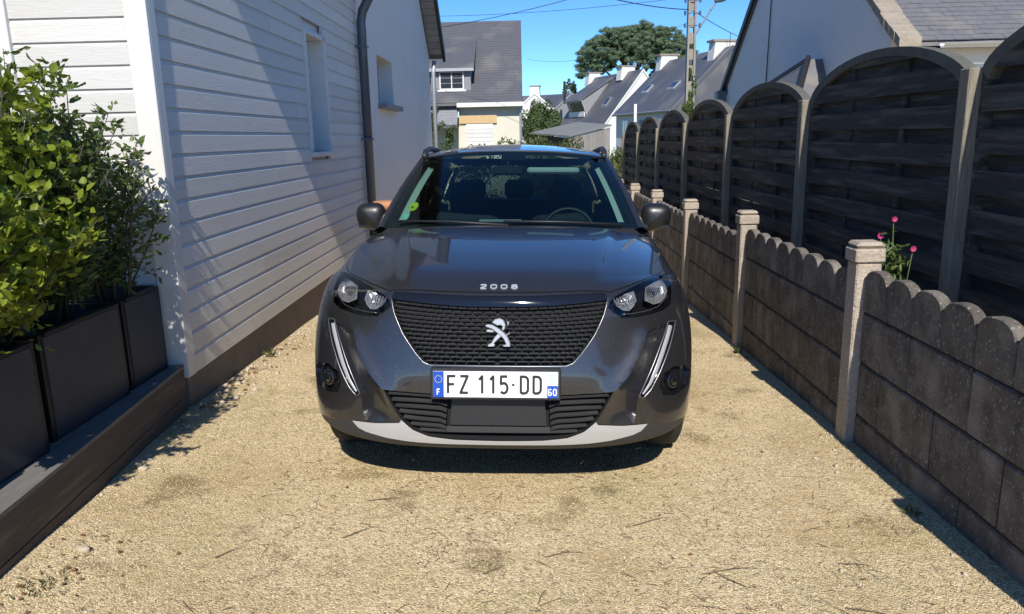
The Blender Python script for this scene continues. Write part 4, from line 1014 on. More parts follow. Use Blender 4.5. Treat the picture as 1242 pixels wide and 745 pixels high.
# roof skin
def roof(u, v):
    s_ = 2 * u - 1; y = 1.968 + 1.95 * v; e = abs(s_) ** 2.2
    p0 = Vector(ws(u, 1)); r_ = rail(1 + v); x = s_ * (p0.x / s_ if abs(s_) > 1e-6 else 0) if False else s_ * (.604 * (1 - v) + (r_.x - .008) * v if v > 0 else .600)
    y = p0.y * (1 - v) + 3.90 * v if True else y
    zc = 1.575 + .030 * math.sin(math.pi * min(1, v * .85 + .02)) - .085 * v * v; ze = r_.z + .006 if v > 0 else p0.z
    z = (1.582 + .078 * math.sin(math.pi * min(.62, v * .9)) - .06 * v * v) * (1 - e) + e * (ze + .012 if v > 0 else 1.53)
    if v == 0: z = p0.z
    return (x, y, z)
mb = MB(); mb.grid(24, 24, roof); mb.build('roof', M_PAINT, CARO, True, local=True)
mb = MB(); mb.tube([ws(u, 1.0) for u in np.linspace(.01, .99, 28)], .006, 6); mb.build('roof_trim', M_BLACK, CARO, True, local=True)
# rear window and tail shoulders
def rw(u, v):
    s_ = 2 * u - 1; W = .56 * (1 - v) + .68 * v; return (s_ * W, 3.91 + .26 * v + .0 * s_, 1.50 - .33 * v - .03 * abs(s_) ** 2)
mb = MB(); mb.grid(8, 4, rw); mb.build('rear_window', G_REAR, CARO, True, local=True)
mb = MB(); mb.grid(8, 2, lambda u, v: tuple(np.array(rw(u, 1)) * (1 - v) + v * np.array(rearf(u, 1)))); mb.build('tailgate_top', M_PAINT, CARO, True, local=True)
for sg in (-1, 1):
    mb = MB(); mb.add([(sg * .585, 3.86, 1.46), (sg * .56, 3.91, 1.47), (sg * .68, 4.17, 1.14), (sg * .715, 3.97, 1.17)], [(0, 1, 2, 3)]); mb.build('rear_pillar', M_PAINT, CARO, local=True)
    mb = MB(); mb.grid(4, 4, lambda u, v: (sg * (.50 + .20 * u), 4.285 - .09 * u ** 2 - .0, .86 + .14 * v)); mb.build('tail_light', mat('tail_red', (.35, .01, .01), .15, coat=1), CARO, local=True)
# cowl and wipers
mb = MB(); mb.grid(20, 2, lambda u, v: tuple(np.array(ws(.02 + .96 * u, 0)) * (1 - v) + v * np.array(S0((2 * u - 1) * .86, 1.70)) + np.array([0, 0, -.012 * math.sin(math.pi * v) - .004]))); mb.build('cowl', M_BLACK, CARO, True, local=True)
for a, b in ((.06, .50), (.48, .93)):
    mb = MB(); mb.tube([tuple(np.array(ws(b, .01)) + np.array([0, -.03, .012])), tuple(np.array(ws((a + b) / 2, .035)) + np.array([0, -.02, .015])), tuple(np.array(ws(a, .045)) + np.array([0, -.012, .012]))], .007, 6); mb.build('wiper', M_BLACK, CARO, True, local=True)
# mirrors
for sg in (-1, 1):
    mr_ = empty('door_mirror', parent=CARO); 
    mb = MB()
    def msh(u, v):
        a = 2 * math.pi * u; b = math.pi * (v - .5); ca, sa = math.cos(a), math.sin(a); cb, sb = math.cos(b), math.sin(b)
        se = lambda t, e: math.copysign(abs(t) ** e, t)
        x = se(ca, .62) * cb ** .8; z = se(sa, .7) * cb ** .8; yy = sb
        return (sg * (.918 + .096 * x * (1 - .10 * yy)), 1.865 + .065 * yy, 1.166 + (.088 - .014 * x) * z + .010 * x)
    mb.grid(28, 12, msh); mb.build('mirror_shell', M_MIRR, mr_, True, local=True)
    mb = MB(); mb.grid(12, 3, lambda u, v: (sg * (.855 + .14 * u), 1.828 - .012 * math.sin(math.pi * v), 1.085 + .028 * v + .01 * u)); mb.build('mirror_base', M_GLOSSB, mr_, True, local=True)
    mb = MB(); mb.tube([(sg * .79, 1.80, 1.095), (sg * .85, 1.83, 1.10), (sg * .90, 1.86, 1.12)], [.03, .024, .024], 8); mb.build('mirror_arm', M_BLACK, mr_, True, local=True)
# interior
mb = MB(); mb.grid(20, 6, lambda u, v: ((2 * u - 1) * .70, 1.30 + .42 * v + .12 * abs(2 * u - 1) ** 2, 1.118 - .02 * v + .045 * math.exp(-((2 * u - 1 - .5) / .24) ** 2) * sm(v * 1.4) - .02 * (v > .95))); mb.build('dashboard', M_DASH, CARO, True, local=True)
mb = MB(); mb.box(-.70, .70, 1.68, 1.72, .5, 1.09); mb.box(-.72, .72, 1.3, 4.1, .42, .5); mb.box(-.74, -.70, 1.45, 4.0, .5, 1.08); mb.box(.70, .74, 1.45, 4.0, .5, 1.08); mb.build('cabin_lining', M_DASH, CARO, local=True)
mb = MB(); mb.box(-.20, .065, 1.60, 1.63, 1.085, 1.165, .006); mb.build('touchscreen', M_SCREEN, CARO, local=True)
mb = MB(); mb.tube([(.36 + .165 * math.cos(a), 1.84 + .05 * math.sin(a), 1.06 + .155 * math.sin(a)) for a in np.linspace(0, 2 * math.pi, 28)], .014, 8); mb.obox((.21, 1.84, 1.06), (.51, 1.84, 1.06), .04, .03); mb.build('steering_wheel', M_BLACK, CARO, True, local=True)
for x, y in ((-.36, 2.45), (.36, 2.45), (-.40, 3.35), (.0, 3.35), (.40, 3.35)):
    st = empty('seat', parent=CARO); w_ = .24 if y < 3 else .19
    mb = MB(); mb.box(x - w_, x + w_, y - .45, y + .05, .5, .70, .05); mb.box(x - w_, x + w_, y, y + .12, .62, 1.16, .05); mb.build('seat_back', M_SEAT, st, local=True)
    mb = MB(); mb.box(x - .12, x + .12, y + .02, y + .11, 1.21, 1.37, .035); mb.obox((x - .05, y + .07, 1.1), (x - .05, y + .07, 1.24), .012, .012); mb.obox((x + .05, y + .07, 1.1), (x + .05, y + .07, 1.24), .012, .012); mb.build('headrest', M_SEAT, st, local=True)
mb = MB(); mb.box(-.13, .07, 1.83, 1.87, 1.43, 1.485, .012); mb.tube([(-.03, 1.86, 1.48), (-.03, 1.90, 1.53)], .012, 6); mb.build('rear_view_mirror', M_BLACK, CARO, local=True)
mb = MB(); mb.box(.09, .43, 1.955, 1.985, 1.438, 1.478, .012); mb.build('sun_visor', M_BEIGE, CARO, local=True)
mb = MB(); mb.grid(10, 10, lambda u, v: ((2 * u - 1) * .56, 2.02 + 1.85 * v, 1.535 - .05 * v * v)); mb.build('headlining', M_SEAT, CARO, local=True)
# stickers inside the screen
def onscreen(u, v, d=.004): return np.array(ws(u, v)) + np.array([0, d, -d])
mb = MB(); cpt = onscreen(.093, .235); 
V = [tuple(onscreen(.093 + .021 * math.cos(a), .235 + .052 * math.sin(a), .0025)) for a in np.linspace(0, 2 * math.pi, 20, endpoint=False)]
mb.add(V, [tuple(range(20))]); mb.build('round_sticker', M_STICK, wso, local=True)
mb = MB(); mb.add([tuple(onscreen(a, b, .0025)) for a, b in ((.060, .095), (.092, .095), (.092, .155), (.060, .155))], [(0, 1, 2, 3)]); mb.build('square_sticker', M_STICG, wso, local=True)
mb = MB()
V = [tuple(onscreen(.090 + .006 * math.cos(a), .225 + .012 * math.sin(a), .0015)) for a in np.linspace(0, 2 * math.pi, 14, endpoint=False)]
mb.add(V, [tuple(range(14))]); mb.build('sticker_mark', M_IVY, wso, local=True)

# ------------------------------------------------------------------ slated roof helper
def slates(name, o, ud, vd, nd, U, Vh, course, wid, m, par, keep=None):
    o, ud, vd, nd = map(np.array, (o, ud, vd, nd)); mb = MB(); r = 0; off = np.array(wloc(par))
    nr = int(Vh / course)
    for r in range(nr):
        x = -(r % 2) * wid / 2
        while x < U - .01:
            a, b = max(0, x), min(U, x + wid - .004)
            if b - a > .02 and (keep is None or keep((a + b) / 2, (r + .5) * course)):
                lift = .010 + .006 * random.random(); v0 = r * course + random.uniform(-.004, .004); v1 = min(Vh, (r + 1) * course + .03)
                P = [o + ud * a + vd * v0 + nd * lift, o + ud * b + vd * v0 + nd * lift, o + ud * b + vd * v1 + nd * .003, o + ud * a + vd * v1 + nd * .003, o + ud * a + vd * v0, o + ud * b + vd * v0]
                mb.add(P, [(0, 1, 2, 3), (4, 5, 1, 0)])
            x += wid
    ob = mb.build(name, m, par, fix=False); ob['kind'] = 'stuff'; return ob

# ------------------------------------------------------------------ right neighbour: shaded gable and slate roof
nh = empty('gabled_house', (5, 15, -.5), 'large pale blue-grey rendered gable house with slate roof above the wooden fence on the right', 'house')
GX = 5.0; apex = (15.2, 5.68); ea, eb = (10.75, 2.60), (19.65, 2.50)
mb = MB(); poly = [(10.95, -1), (19.5, -1), (19.5, 2.62), apex, (10.95, 2.74)]
mb.prism(poly, lambda y, z: (GX, y, z), lambda y, z: (GX + .3, y, z)); mb.box(GX + .301, 13, 10.95, 19.5, -1, 2.55); mb.build('wall', M_RENDERR, nh)
def sl2(y0, z0, y1, z1, x0, x1, t, name, m): return roofslab(y0, z0, y1, z1, x0, x1, t, name, m, nh)
sl2(19.75, 2.42, 15.2, 5.72, GX - .05, 13, .09, 'roof', M_SLATE); sl2(10.70, 2.56, 15.2, 5.74, GX + .25, 13, .05, 'roof', M_SLATER)
sl2(19.85, 2.36, 15.2, 5.73, GX - .11, GX - .051, .16, 'barge_board', M_BLACK)
# rough stone-topped verge
for k in range(30):
    t0, t1 = k / 30, (k + .96) / 30; f_ = lambda t: (10.62 + (15.2 - 10.62) * t, 2.50 + (5.72 - 2.50) * t)
    (ya, za), (yb, zb) = f_(t0), f_(t1); j = random.uniform(-.012, .012)
    mb = MB(); mb.prism([(ya, za + .02), (yb, zb + .02), (yb, zb + .15 + j), (ya, za + .15 + j)], lambda y, z: (GX - .06 + j, y, z), lambda y, z: (GX + .24, y, z)); mb.build('verge_stone', M_STONE, nh)
dv = np.array([0, 4.5, 3.18]); vh = float(np.linalg.norm(dv)); dv = dv / vh; nv3 = np.cross([1, 0, 0], dv)
slates('slates', (GX + .26, 10.68, 2.625), (1, 0, 0), dv, nv3, 7.5, vh, .125, .22, M_SLATER, nh)
mb = MB(); V = []; 
for q in range(2):
    for k in range(9): a = math.pi * k / 8; V.append((GX + .5 + 7 * q, 10.60 - .065 * math.cos(a), 2.585 - .065 * math.sin(a)))
mb.add(V, [(k, k + 1, k + 10, k + 9) for k in range(8)]); mb.build('gutter', M_ZINCL, nh, True)
mb = MB(); mb.tube([(GX - .03, 16.2, 5.0), (GX - .03, 16.35, 2.3), (GX - .03, 16.35, 0)], .012, 5); mb.build('wall_cable', M_WIRE, nh)
mb = MB(); mb.box(GX - .25, GX - .02, 19.45, 19.8, 2.05, 2.50, .02); mb.build('hopper', M_PIPE, nh)
# small slated porch roof against the gable
po = empty('porch_roof', (4.6, 13.6, 2), 'small slated lean-to porch roof with a dark edge against the grey gable', 'roof'); 
mb = MB(); A_ = (4.55, 15.3, 2.28); B_ = (4.75, 13.4, 2.66); Cc = (4.45, 12.95, 2.05); Dd = (3.95, 15.2, 1.95)
def lerp3(a, b, t): return tuple(a[i] + (b[i] - a[i]) * t for i in range(3))
mb.add([A_, B_, Cc, Dd], [(0, 1, 2, 3)]); mb.add([(a, b, c - .08) for a, b, c in (A_, B_, Cc, Dd)], [(3, 2, 1, 0)]); mb.add([B_, (5, 13.4, 2.66), (5, 12.9, 1.9), Cc], [(0, 1, 2, 3)]); mb.add([A_, (5, 15.3, 2.3), (5, 13.4, 2.66), B_], [(0, 1, 2, 3)]); mb.build('porch_slope', M_SLATER, po)
mb = MB(); mb.obox((4.75, 13.36, 2.69), (4.45, 12.9, 2.03), .06, .10); mb.obox(B_, A_, .05, .06); mb.build('edge_trim', M_BLACK, po)
mb = MB(); mb.box(4.3, 5.0, 13.1, 15.1, -.6, 1.9); mb.build('porch_wall', M_RENDERR, po)

# ------------------------------------------------------------------ grey-roofed house straight ahead (left of centre)
gh = empty('garage_house', (-2, 30, -1), 'cream house with steep grey slate roof, dormer and white garage door straight ahead', 'house')
mb = MB(); mb.box(-2.5, -.10, 30.2, 36, -1.3, 2.72); mb.box(-9, -2.5, 30.6, 36, -1.3, 2.3); mb.build('wall', M_CREAM, gh)
dv = np.array([0, 3.9, 3.35]); vh = float(np.linalg.norm(dv)); du = dv / vh; nd = np.cross([1, 0, 0], du)
mb = MB(); mb.prism([(29.85, 2.80), (33.9, 6.28), (38, 2.9), (38, 2.75), (33.9, 6.15), (29.85, 2.70)], lambda y, z: (-9.0, y, z), lambda y, z: (-.06, y, z)); mb.build('roof', M_SLATE, gh)
slates('slates', (-9, 29.84, 2.805), (1, 0, 0), np.array([0, 4.05, 3.48]) / 5.34, np.array([0, -3.48, 4.05]) / 5.34, 8.94, 5.3, .16, .26, M_SLATE, gh)
mb = MB(); mb.prism([(29.45, 1.98), (30.3, 2.79), (30.3, 2.69), (29.45, 1.88)], lambda y, z: (-9, y, z), lambda y, z: (-2.52, y, z)); mb.build('lower_roof', M_SLATE, gh)
slates('slates', (-9, 29.44, 1.985), (1, 0, 0), np.array([0, .85, .81]) / 1.174, np.array([0, -.81, .85]) / 1.174, 6.48, 1.15, .115, .22, M_SLATEL, gh)
mb = MB(); mb.box(-2.54, .02, 29.78, 29.90, 2.64, 2.80); mb.build('fascia_board', M_WHITEH, gh)
mb = MB(); mb.box(-2.48, -1.05, 30.12, 30.195, 2.04, 2.34); mb.build('lintel', M_LINTEL, gh)
gd = MB().box(-2.24, -1.20, 30.14, 30.19, -1.1, 2.02).build('garage_door', M_TRIM, gh)
for k in range(7): MB().box(-2.24, -1.20, 30.128, 30.138, 1.98 - .16 * k - .15, 1.98 - .16 * k, .003).build('door_slat', M_WHITEH, gd)
mb = MB(); mb.tube([(-.14, 30.1, 2.6), (-.14, 30.1, -.8)], .04, 6); mb.build('downpipe', M_ZINCL, gh)
MB().box(-.5, -.3, 29.9, 30.1, 2.79, 2.82).build('roof_patch', M_ZINCL, gh)
# dormer
dm = empty('dormer', (-2.6 + 2, .4, 5.2), parent=gh); dm.location = (-.6, .4, 5.2)
mb = MB(); mb.box(-3.55, -2.02, 30.42, 32.0, 3.15, 4.10); mb.build('dormer_wall', M_SLATEL, dm)
mb = MB(); mb.prism([(30.25, 4.10), (33.2, 5.65), (33.2, 5.55), (30.25, 4.02)], lambda y, z: (-3.7, y, z), lambda y, z: (-1.88, y, z)); mb.build('dormer_roof', M_SLATE, dm)
mb = MB(); mb.box(-3.7, -1.88, 30.18, 30.26, 3.99, 4.10); mb.build('dormer_gutter', M_ZINCL, dm)
dw = MB().box(-3.22, -2.28, 30.36, 30.41, 3.32, 3.98).build('window', M_TRIM, dm)
for a in (-3.17, -2.73):
    for k in range(3): MB().box(a, a + .40, 30.345, 30.355, 3.38 + .195 * k, 3.555 + .195 * k).build('pane', M_WIN, dw)
MB().box(-3.30, -2.2, 30.30, 30.42, 3.25, 3.315).build('sill', M_WHITEH, dm)

# ------------------------------------------------------------------ far white houses, computed on their own ground
def gable_house(name, label, P0, dirv, length, half, ze, zr, zg, m_wall=M_WHITEH, m_roof=M_SLATE, chims=(), sky_l=(), verge=.16):
    """P0: ground point under the near end of the ridge; dirv unit along the ridge, away from the viewer"""
    t = empty(name, (P0[0], P0[1], zg), label, 'house'); d = np.array([dirv[0], dirv[1], 0.]); n_ = np.array([-d[1], d[0], 0.])  # n_ points left
    O = np.array([P0[0], P0[1], 0.])
    def W(a, b, z): p = O + d * a + n_ * b; return (p[0], p[1], z)
    mb = MB(); mb.prism([(-half, zg), (half, zg), (half, ze - .05), (0, zr - .08), (-half, ze - .05)], lambda b, z: W(0, b, z), lambda b, z: W(length, b, z)); mb.build('wall', m_wall, t)
    for s_ in (-1, 1):
        mb = MB(); o_ = .22; k = (zr - ze) / half
        mb.prism([(s_ * (half + o_), ze - k * o_), (0, zr), (0, zr + .1), (s_ * (half + o_), ze - k * o_ + .1)], lambda b, z: W(-.02, b, z), lambda b, z: W(length + .05, b, z)); mb.build('roof', m_roof, t)
        mb = MB(); mb.prism([(s_ * (half + o_), ze - k * o_ - .10), (0, zr - .10), (0, zr + .13), (s_ * (half + o_), ze - k * o_ + .13)], lambda b, z: W(-.10, b, z), lambda b, z: W(-.025, b, z)); mb.build('verge', m_wall, t)
        ev = MB(); ev.tube([W(0, s_ * (half + o_ + .05), ze - k * o_ + .02), W(length, s_ * (half + o_ + .05), ze - k * o_ + .02)], .07, 6); ev.build('gutter', M_ZINCL, t)
    for a, wl, wd_, h in chims:
        mb = MB(); cb = zr - .7
        V = [W(a - wl / 2, -wd_ / 2 * 1.12, cb), W(a + wl / 2, -wd_ / 2 * 1.12, cb), W(a + wl / 2, wd_ / 2 * 1.12, cb), W(a - wl / 2, wd_ / 2 * 1.12, cb)] + [W(a - wl / 2, -wd_ / 2 * .9, zr + h), W(a + wl / 2, -wd_ / 2 * .9, zr + h), W(a + wl / 2, wd_ / 2 * .9, zr + h), W(a - wl / 2, wd_ / 2 * .9, zr + h)]
        mb.add(V, [(0, 1, 2, 3), (4, 5, 6, 7), (0, 1, 5, 4), (1, 2, 6, 5), (2, 3, 7, 6), (3, 0, 4, 7)]); c_ = mb.build('chimney', M_WHITEH, t)
        mb = MB(); mb.prism([(-wd_ / 2 - .08, zr + h), (wd_ / 2 + .08, zr + h), (wd_ / 2 + .08, zr + h + .12), (-wd_ / 2 - .08, zr + h + .12)], lambda b, z: W(a - wl / 2 - .06, b, z), lambda b, z: W(a + wl / 2 + .06, b, z)); mb.build('chimney_cap', M_STONE, c_)
    for a, f0, f1, w_ in sky_l:   # on the left slope: a along ridge, f fraction down the slope
        k = (zr - ze); P = lambda f, aa, up: W(aa, half * f, zr + .1 - k * f + up)
        mb = MB(); V = [P(f0, a, .02), P(f0, a + w_, .02), P(f1, a + w_, .02), P(f1, a, .02)]; V += [(x, y, z + .10) for x, y, z in V]
        mb.add(V, [(0, 1, 2, 3), (7, 6, 5, 4), (0, 4, 5, 1), (1, 5, 6, 2), (2, 6, 7, 3), (3, 7, 4, 0)]); r_ = mb.build('roof_window', M_ZINCL, t)
        V = [P(f0 + .02, a + .1, .135), P(f0 + .02, a + w_ - .1, .135), P(f1 - .02, a + w_ - .1, .135), P(f1 - .02, a + .1, .135)]
        MB().add(V, [(0, 1, 2, 3)]).build('pane', M_WIN, r_)
    return t, W
# values below were worked out from the photograph's perspective (metres)
t1, W1 = gable_house('white_house', 'white house with dark slate roof, big dormer and two chimneys, below the umbrella pine', (11.265, 75.0), (-.3502, .9367), 11.2, 4.0, 2.4, 7.386, -1.6,
    chims=((3.4, 1.0, 1.5, .55), (10.9, 1.0, 1.4, .55)), sky_l=((2.5, .50, .66, .9),), verge=.3)
# dormer on its left slope
dmr = empty('dormer', parent=t1); k1 = (7.386 - 2.4) / 4
def slz(b): return 7.386 + .1 - k1 * b
mb = MB(); V = [W1(5.76, .45, 6.9), W1(5.76, 3.72, 4.92), W1(5.76, 3.1, slz(3.1) - .2), W1(9.6, .45, 6.9), W1(9.6, 3.72, 4.92), W1(9.6, 3.1, slz(3.1) - .2)]
mb.add(V, [(0, 1, 2), (3, 5, 4), (1, 4, 5, 2)]); mb.build('dormer_cheek', M_SLATEL, dmr)
mb = MB(); V = [W1(5.6, .3, 7.05), W1(5.6, 3.95, 4.86), W1(9.8, 3.95, 4.86), W1(9.8, .3, 7.05)]; mb.add(V + [(a, b, c + .12) for a, b, c in V], [(3, 2, 1, 0), (4, 5, 6, 7), (0, 1, 5, 4), (1, 2, 6, 5), (2, 3, 7, 6), (3, 0, 4, 7)]); mb.build('dormer_roof', M_SLATE, dmr)
for a in (6.2, 7.6): mb = MB(); V = [W1(a, 3.68, 4.7), W1(a + 1.1, 3.68, 4.7), W1(a + 1.1, 3.3, 3.7), W1(a, 3.3, 3.7)]; mb.add(V, [(0, 1, 2, 3)]); mb.build('window', M_WIN, dmr)
mb = MB()
for a, b in ((5.70, 3.74), (5.70, 3.74)): mb.obox(W1(a, 3.76, 4.95), W1(a, 3.14, 3.45), .18, .08)
mb.obox(W1(5.8, 3.35, 3.62), W1(9.6, 3.35, 3.62), .1, .5); mb.build('dormer_trim', M_WHITEH, dmr)
t2, W2 = gable_house('slate_gabled_house', 'slate-hung gabled house with two roof windows and two big white chimneys beside the pole', (11.77, 45.35), (-.25, .968), 9.0, 3.4, 2.95, 6.15, -1.6, m_wall=M_WHITEH,
    chims=((1.1, .75, 1.35, .42), (8.5, .75, 1.25, .40)), sky_l=((6.5, .54, .68, .85), (2.4, .56, .69, 1.0)))
mb = MB(); kk = (6.15 - 2.95) / 3.4; mb.prism([(-3.4, 1.2), (3.4, 1.2), (3.4, 2.9), (0, 6.08), (-3.4, 2.9)], lambda b, z: W2(-.012, b, z), lambda b, z: W2(-.11, b, z)); mb.build('slate_cladding', M_SLATE, t2)
mb = MB()
for s_ in (-1, 1): mb.prism([(s_ * 3.65, 2.63), (0, 6.06), (0, 6.30), (s_ * 3.65, 2.87)], lambda b, z: W2(-.16, b, z), lambda b, z: W2(-.112, b, z))
mb.build('barge_board', M_SLATE, t2)
for a in (1.2, 6.8):
    wn = MB().prism([(a, 1.3), (a + 1.0, 1.3), (a + 1.0, 2.45), (a, 2.45)], lambda u, z: W2(u, 3.405, z), lambda u, z: W2(u, 3.44, z)).build('window', M_WHITEH, t2)
    MB().prism([(a + .08, 1.36), (a + .46, 1.36), (a + .46, 2.38), (a + .08, 2.38)], lambda u, z: W2(u, 3.442, z), lambda u, z: W2(u, 3.45, z)).build('pane', M_WIN, wn)
    MB().prism([(a + .54, 1.36), (a + .92, 1.36), (a + .92, 2.38), (a + .54, 2.38)], lambda u, z: W2(u, 3.442, z), lambda u, z: W2(u, 3.45, z)).build('pane', M_WIN, wn)
mb = MB(); mb.prism([(4.2, -1.5), (5.2, -1.5), (5.2, 1.9)] + [(4.7 + .5 * math.cos(q), 1.9 + .5 * math.sin(q)) for q in np.linspace(.3, 2.84, 7)] + [(4.2, 1.9)], lambda u, z: W2(u, 3.405, z), lambda u, z: W2(u, 3.43, z)); mb.build('arched_door', M_SLATEL, t2)
MB().obox(W2(.2, 0, 6.0), W2(.2, 0, 7.0), .03, .03).build('aerial', M_WIRE, t2)
# distant house with a white chimney gable, and dark roofs between
t3, W3 = gable_house('distant_house', 'distant white gable with a tall white chimney between the cream house and the far roofs', (1.25, 90.0), (.15, .9887), 9, 2.4, 4.3, 6.3, -1.6, chims=((.5, .9, 1.1, .75),))
t4, W4 = gable_house('distant_house', 'distant dark-roofed house just left of the first white chimney with a black flue', (5.6, 92.0), (-.35, .9367), 12, 3.6, 3.4, 6.3, -1.6, m_wall=M_SLATEL)
mb = MB(); mb.tube([(4.55, 88, 5.0), (4.55, 88, 7.4)], .14, 8); mb.build('flue', M_BLACK, t4)
t5, W5 = gable_house('distant_house', 'low dark roof behind the white chimney gable, above the round bush', (5.6, 100.0), (-.9, .436), 14, 3.0, 4.0, 6.6, -1.6, m_wall=M_SLATEL)

# ------------------------------------------------------------------ umbrella pine
pt = empty('umbrella_pine', (14, 108, -1.5), 'broad umbrella pine tree standing behind the white houses', 'tree')
mb = MB()
mb.tube([(15.0, 108, -1.5), (14.6, 108, 4), (14.9, 108, 8), (15.4, 108, 10)], [.55, .45, .4, .3], 10)
for k in range(16):
    a = random.random() * 6.283; r_ = random.uniform(2.5, 7); zt = random.uniform(10.5, 14)
    mb.tube([(14.8, 108, random.uniform(5.5, 9)), (14.8 + .45 * r_ * math.cos(a), 108 + .4 * r_ * math.sin(a), zt - 2.2), (14.8 + r_ * math.cos(a), 108 + r_ * math.sin(a), zt)], [.24, .15, .06], 6)
mb.build('trunk', M_BARK, pt, True)
bl = []
for k in range(1300):
    a = random.random() * 6.283; r_ = random.random() ** .55; X_ = 15.3 + 8.0 * r_ * math.cos(a); Y_ = 108 + 6.5 * r_ * math.sin(a)
    top = 16.0 - 2.9 * r_ ** 3.2 - .5 * max(0, -(X_ - 13) / 6) + .35 * math.sin(X_ * 1.3) * math.sin(Y_ * .9)
    zz = top - random.random() ** 1.2 * (4.6 - 1.6 * r_) - .35
    sz = random.uniform(.22, .55); bl.append(((X_, Y_, zz), (sz * 1.2, sz * 1.2, sz * .65)))
for k in range(70):   # low left clumps
    u_ = random.random(); bl.append(((7.3 + 4.5 * u_, 107 + random.uniform(-2, 2), 11.6 - 2.6 * random.random() + .8 * u_), (random.uniform(.3, .7), .6, .34)))
for k in range(40):
    bl.append(((random.uniform(17, 22.5), 108 + random.uniform(-3, 3), random.uniform(9.6, 11.8)), (random.uniform(.3, .7), .6, .4)))
o = cloud('crown', bl, 300, .10, M_PINE, pt, shell=.15, wid=.28, up=.6, jit=1.1); o['kind'] = 'stuff'

def bushy(name, c, r, n, dens, size, m, label, cat='bush', low=.0):
    t = empty(name, (c[0], c[1], gz(c[0], c[1])), label, cat); bl = [((c[0], c[1], c[2]), (r[0] * .72, r[1] * .72, r[2] * .72))]
    for k in range(n):
        d = randdir(1)[0]; 
        if d[2] < -.3: d[2] *= -1
        q = random.uniform(.55, .88); s_ = random.uniform(.18, .36)
        bl.append((tuple(np.array(c) + d * q * np.array(r)), (r[0] * s_, r[1] * s_, r[2] * s_)))
    mb = MB(); mb.tube([(c[0], c[1], gz(c[0], c[1]) - .1), (c[0] + .05, c[1], c[2])], [.12, .05], 6); mb.build('trunk', M_BARK, t)
    o = cloud('crown', bl, dens, size, m, t, shell=.7); o['kind'] = 'stuff'; return t
bushy('round_bush', (.75, 37, 1.55), (1.0, 1.0, 1.75), 40, 900, .055, M_BUSH, 'tall rounded dark green bush right of the cream garage house', 'bush')
bushy('broadleaf_tree', (30.5, 105, 9.8), (3.0, 3.0, 3.6), 40, 60, .22, M_HEDGE, 'pale green tree crown just left of the grey gable, behind the chimney', 'tree')
bushy('broadleaf_tree', (22.0, 112, 7.0), (2.6, 2.6, 2.6), 24, 60, .22, M_HEDGE, 'low green treetop below the right end of the umbrella pine', 'tree')
bushy('broadleaf_tree', (6.6, 112, 7.2), (1.2, 1.2, 2.2), 14, 90, .16, M_HEDGE, 'small green treetop left of the far chimneys, below the umbrella pine', 'tree')

# hedges and long grass behind the car
def hedge(name, x0, x1, y0, y1, ztop, dens, size, m, label, cat='hedge'):
    zb = gz((x0 + x1) / 2, y0) - .1; t = empty(name, ((x0 + x1) / 2, (y0 + y1) / 2, zb), label, cat); bl = []
    n_ = int((x1 - x0) * (y1 - y0) * 5) + 6
    for k in range(n_):
        X_ = random.uniform(x0, x1); Y_ = random.uniform(y0, y1); r_ = random.uniform(.22, .42); zt = ztop - r_ - random.random() ** 2 * .45; bl.append(((X_, Y_, zt), (r_, r_, r_)))
    for k in range(n_): X_ = random.uniform(x0, x1); bl.append(((X_, y0 + .2, random.uniform(zb, ztop - .5)), (.35, .25, .35)))
    o = cloud('foliage', bl, dens, size, m, t, shell=.5, up=.6); o['kind'] = 'stuff'; return t
hedge('hedge', -3.1, -.9, 22, 23, 1.33, 420, .05, M_HEDGE, 'low green hedge in front of the cream house, left of centre')
hedge('hedge', -.6, 1.6, 24, 25.5, 1.55, 420, .05, M_HEDGE, 'loose green hedge below the round bush, above the car roof')
hedge('hedge', 2.35, 4.3, 21, 23, 1.28, 420, .05, M_HEDGE, 'yellow-green hedge between car and the far end of the fence')
hedge('long_grass', .9, 2.4, 20, 22, .95, 420, .06, M_GRASS, 'patch of long dry grass beside the timber shed', 'grass')
def sapling(c, h, label):
    t = empty('young_tree', (c[0], c[1], gz(c[0], c[1])), label, 'tree'); b = np.array([c[0], c[1], gz(c[0], c[1])]); mb = MB(); mb.tube([b, b + np.array([.03, 0, h * .5]), b + np.array([-.02, 0, h])], [.03, .02, .006], 6)
    P = []; A = []
    for k in range(16):
        q = random.uniform(.3, .97); p = b + np.array([0, 0, h * q]); d = unit(np.array([random.uniform(-1, 1), random.uniform(-.6, .6), random.uniform(.5, 1.2)])); l = h * .22 * (1.1 - q) + .12
        mb.tube([p, p + d * l], [.008, .003], 4)
        for e in range(26): u = random.random(); P.append(p + d * l * u + randdir(1)[0] * .07); A.append(unit(d + randdir(1)[0]))
    mb.build('trunk', M_STEM, t)
    P = np.array(P); A = np.array(A); o = leafmesh('crown', P - b, A * .05, unit(np.cross(A, randdir(len(P)))) * .022, M_BUSH, t); o['kind'] = 'stuff'
sapling((-2.55, 22.2), 3.15, 'slender young tree in front of the garage door')
sapling((-3.25, 22.0), 2.6, 'slender young tree close to the corner of the white rendered house')
sapling((-2.0, 20.5), 2.5, 'smaller leafy young tree just right of the slender one')

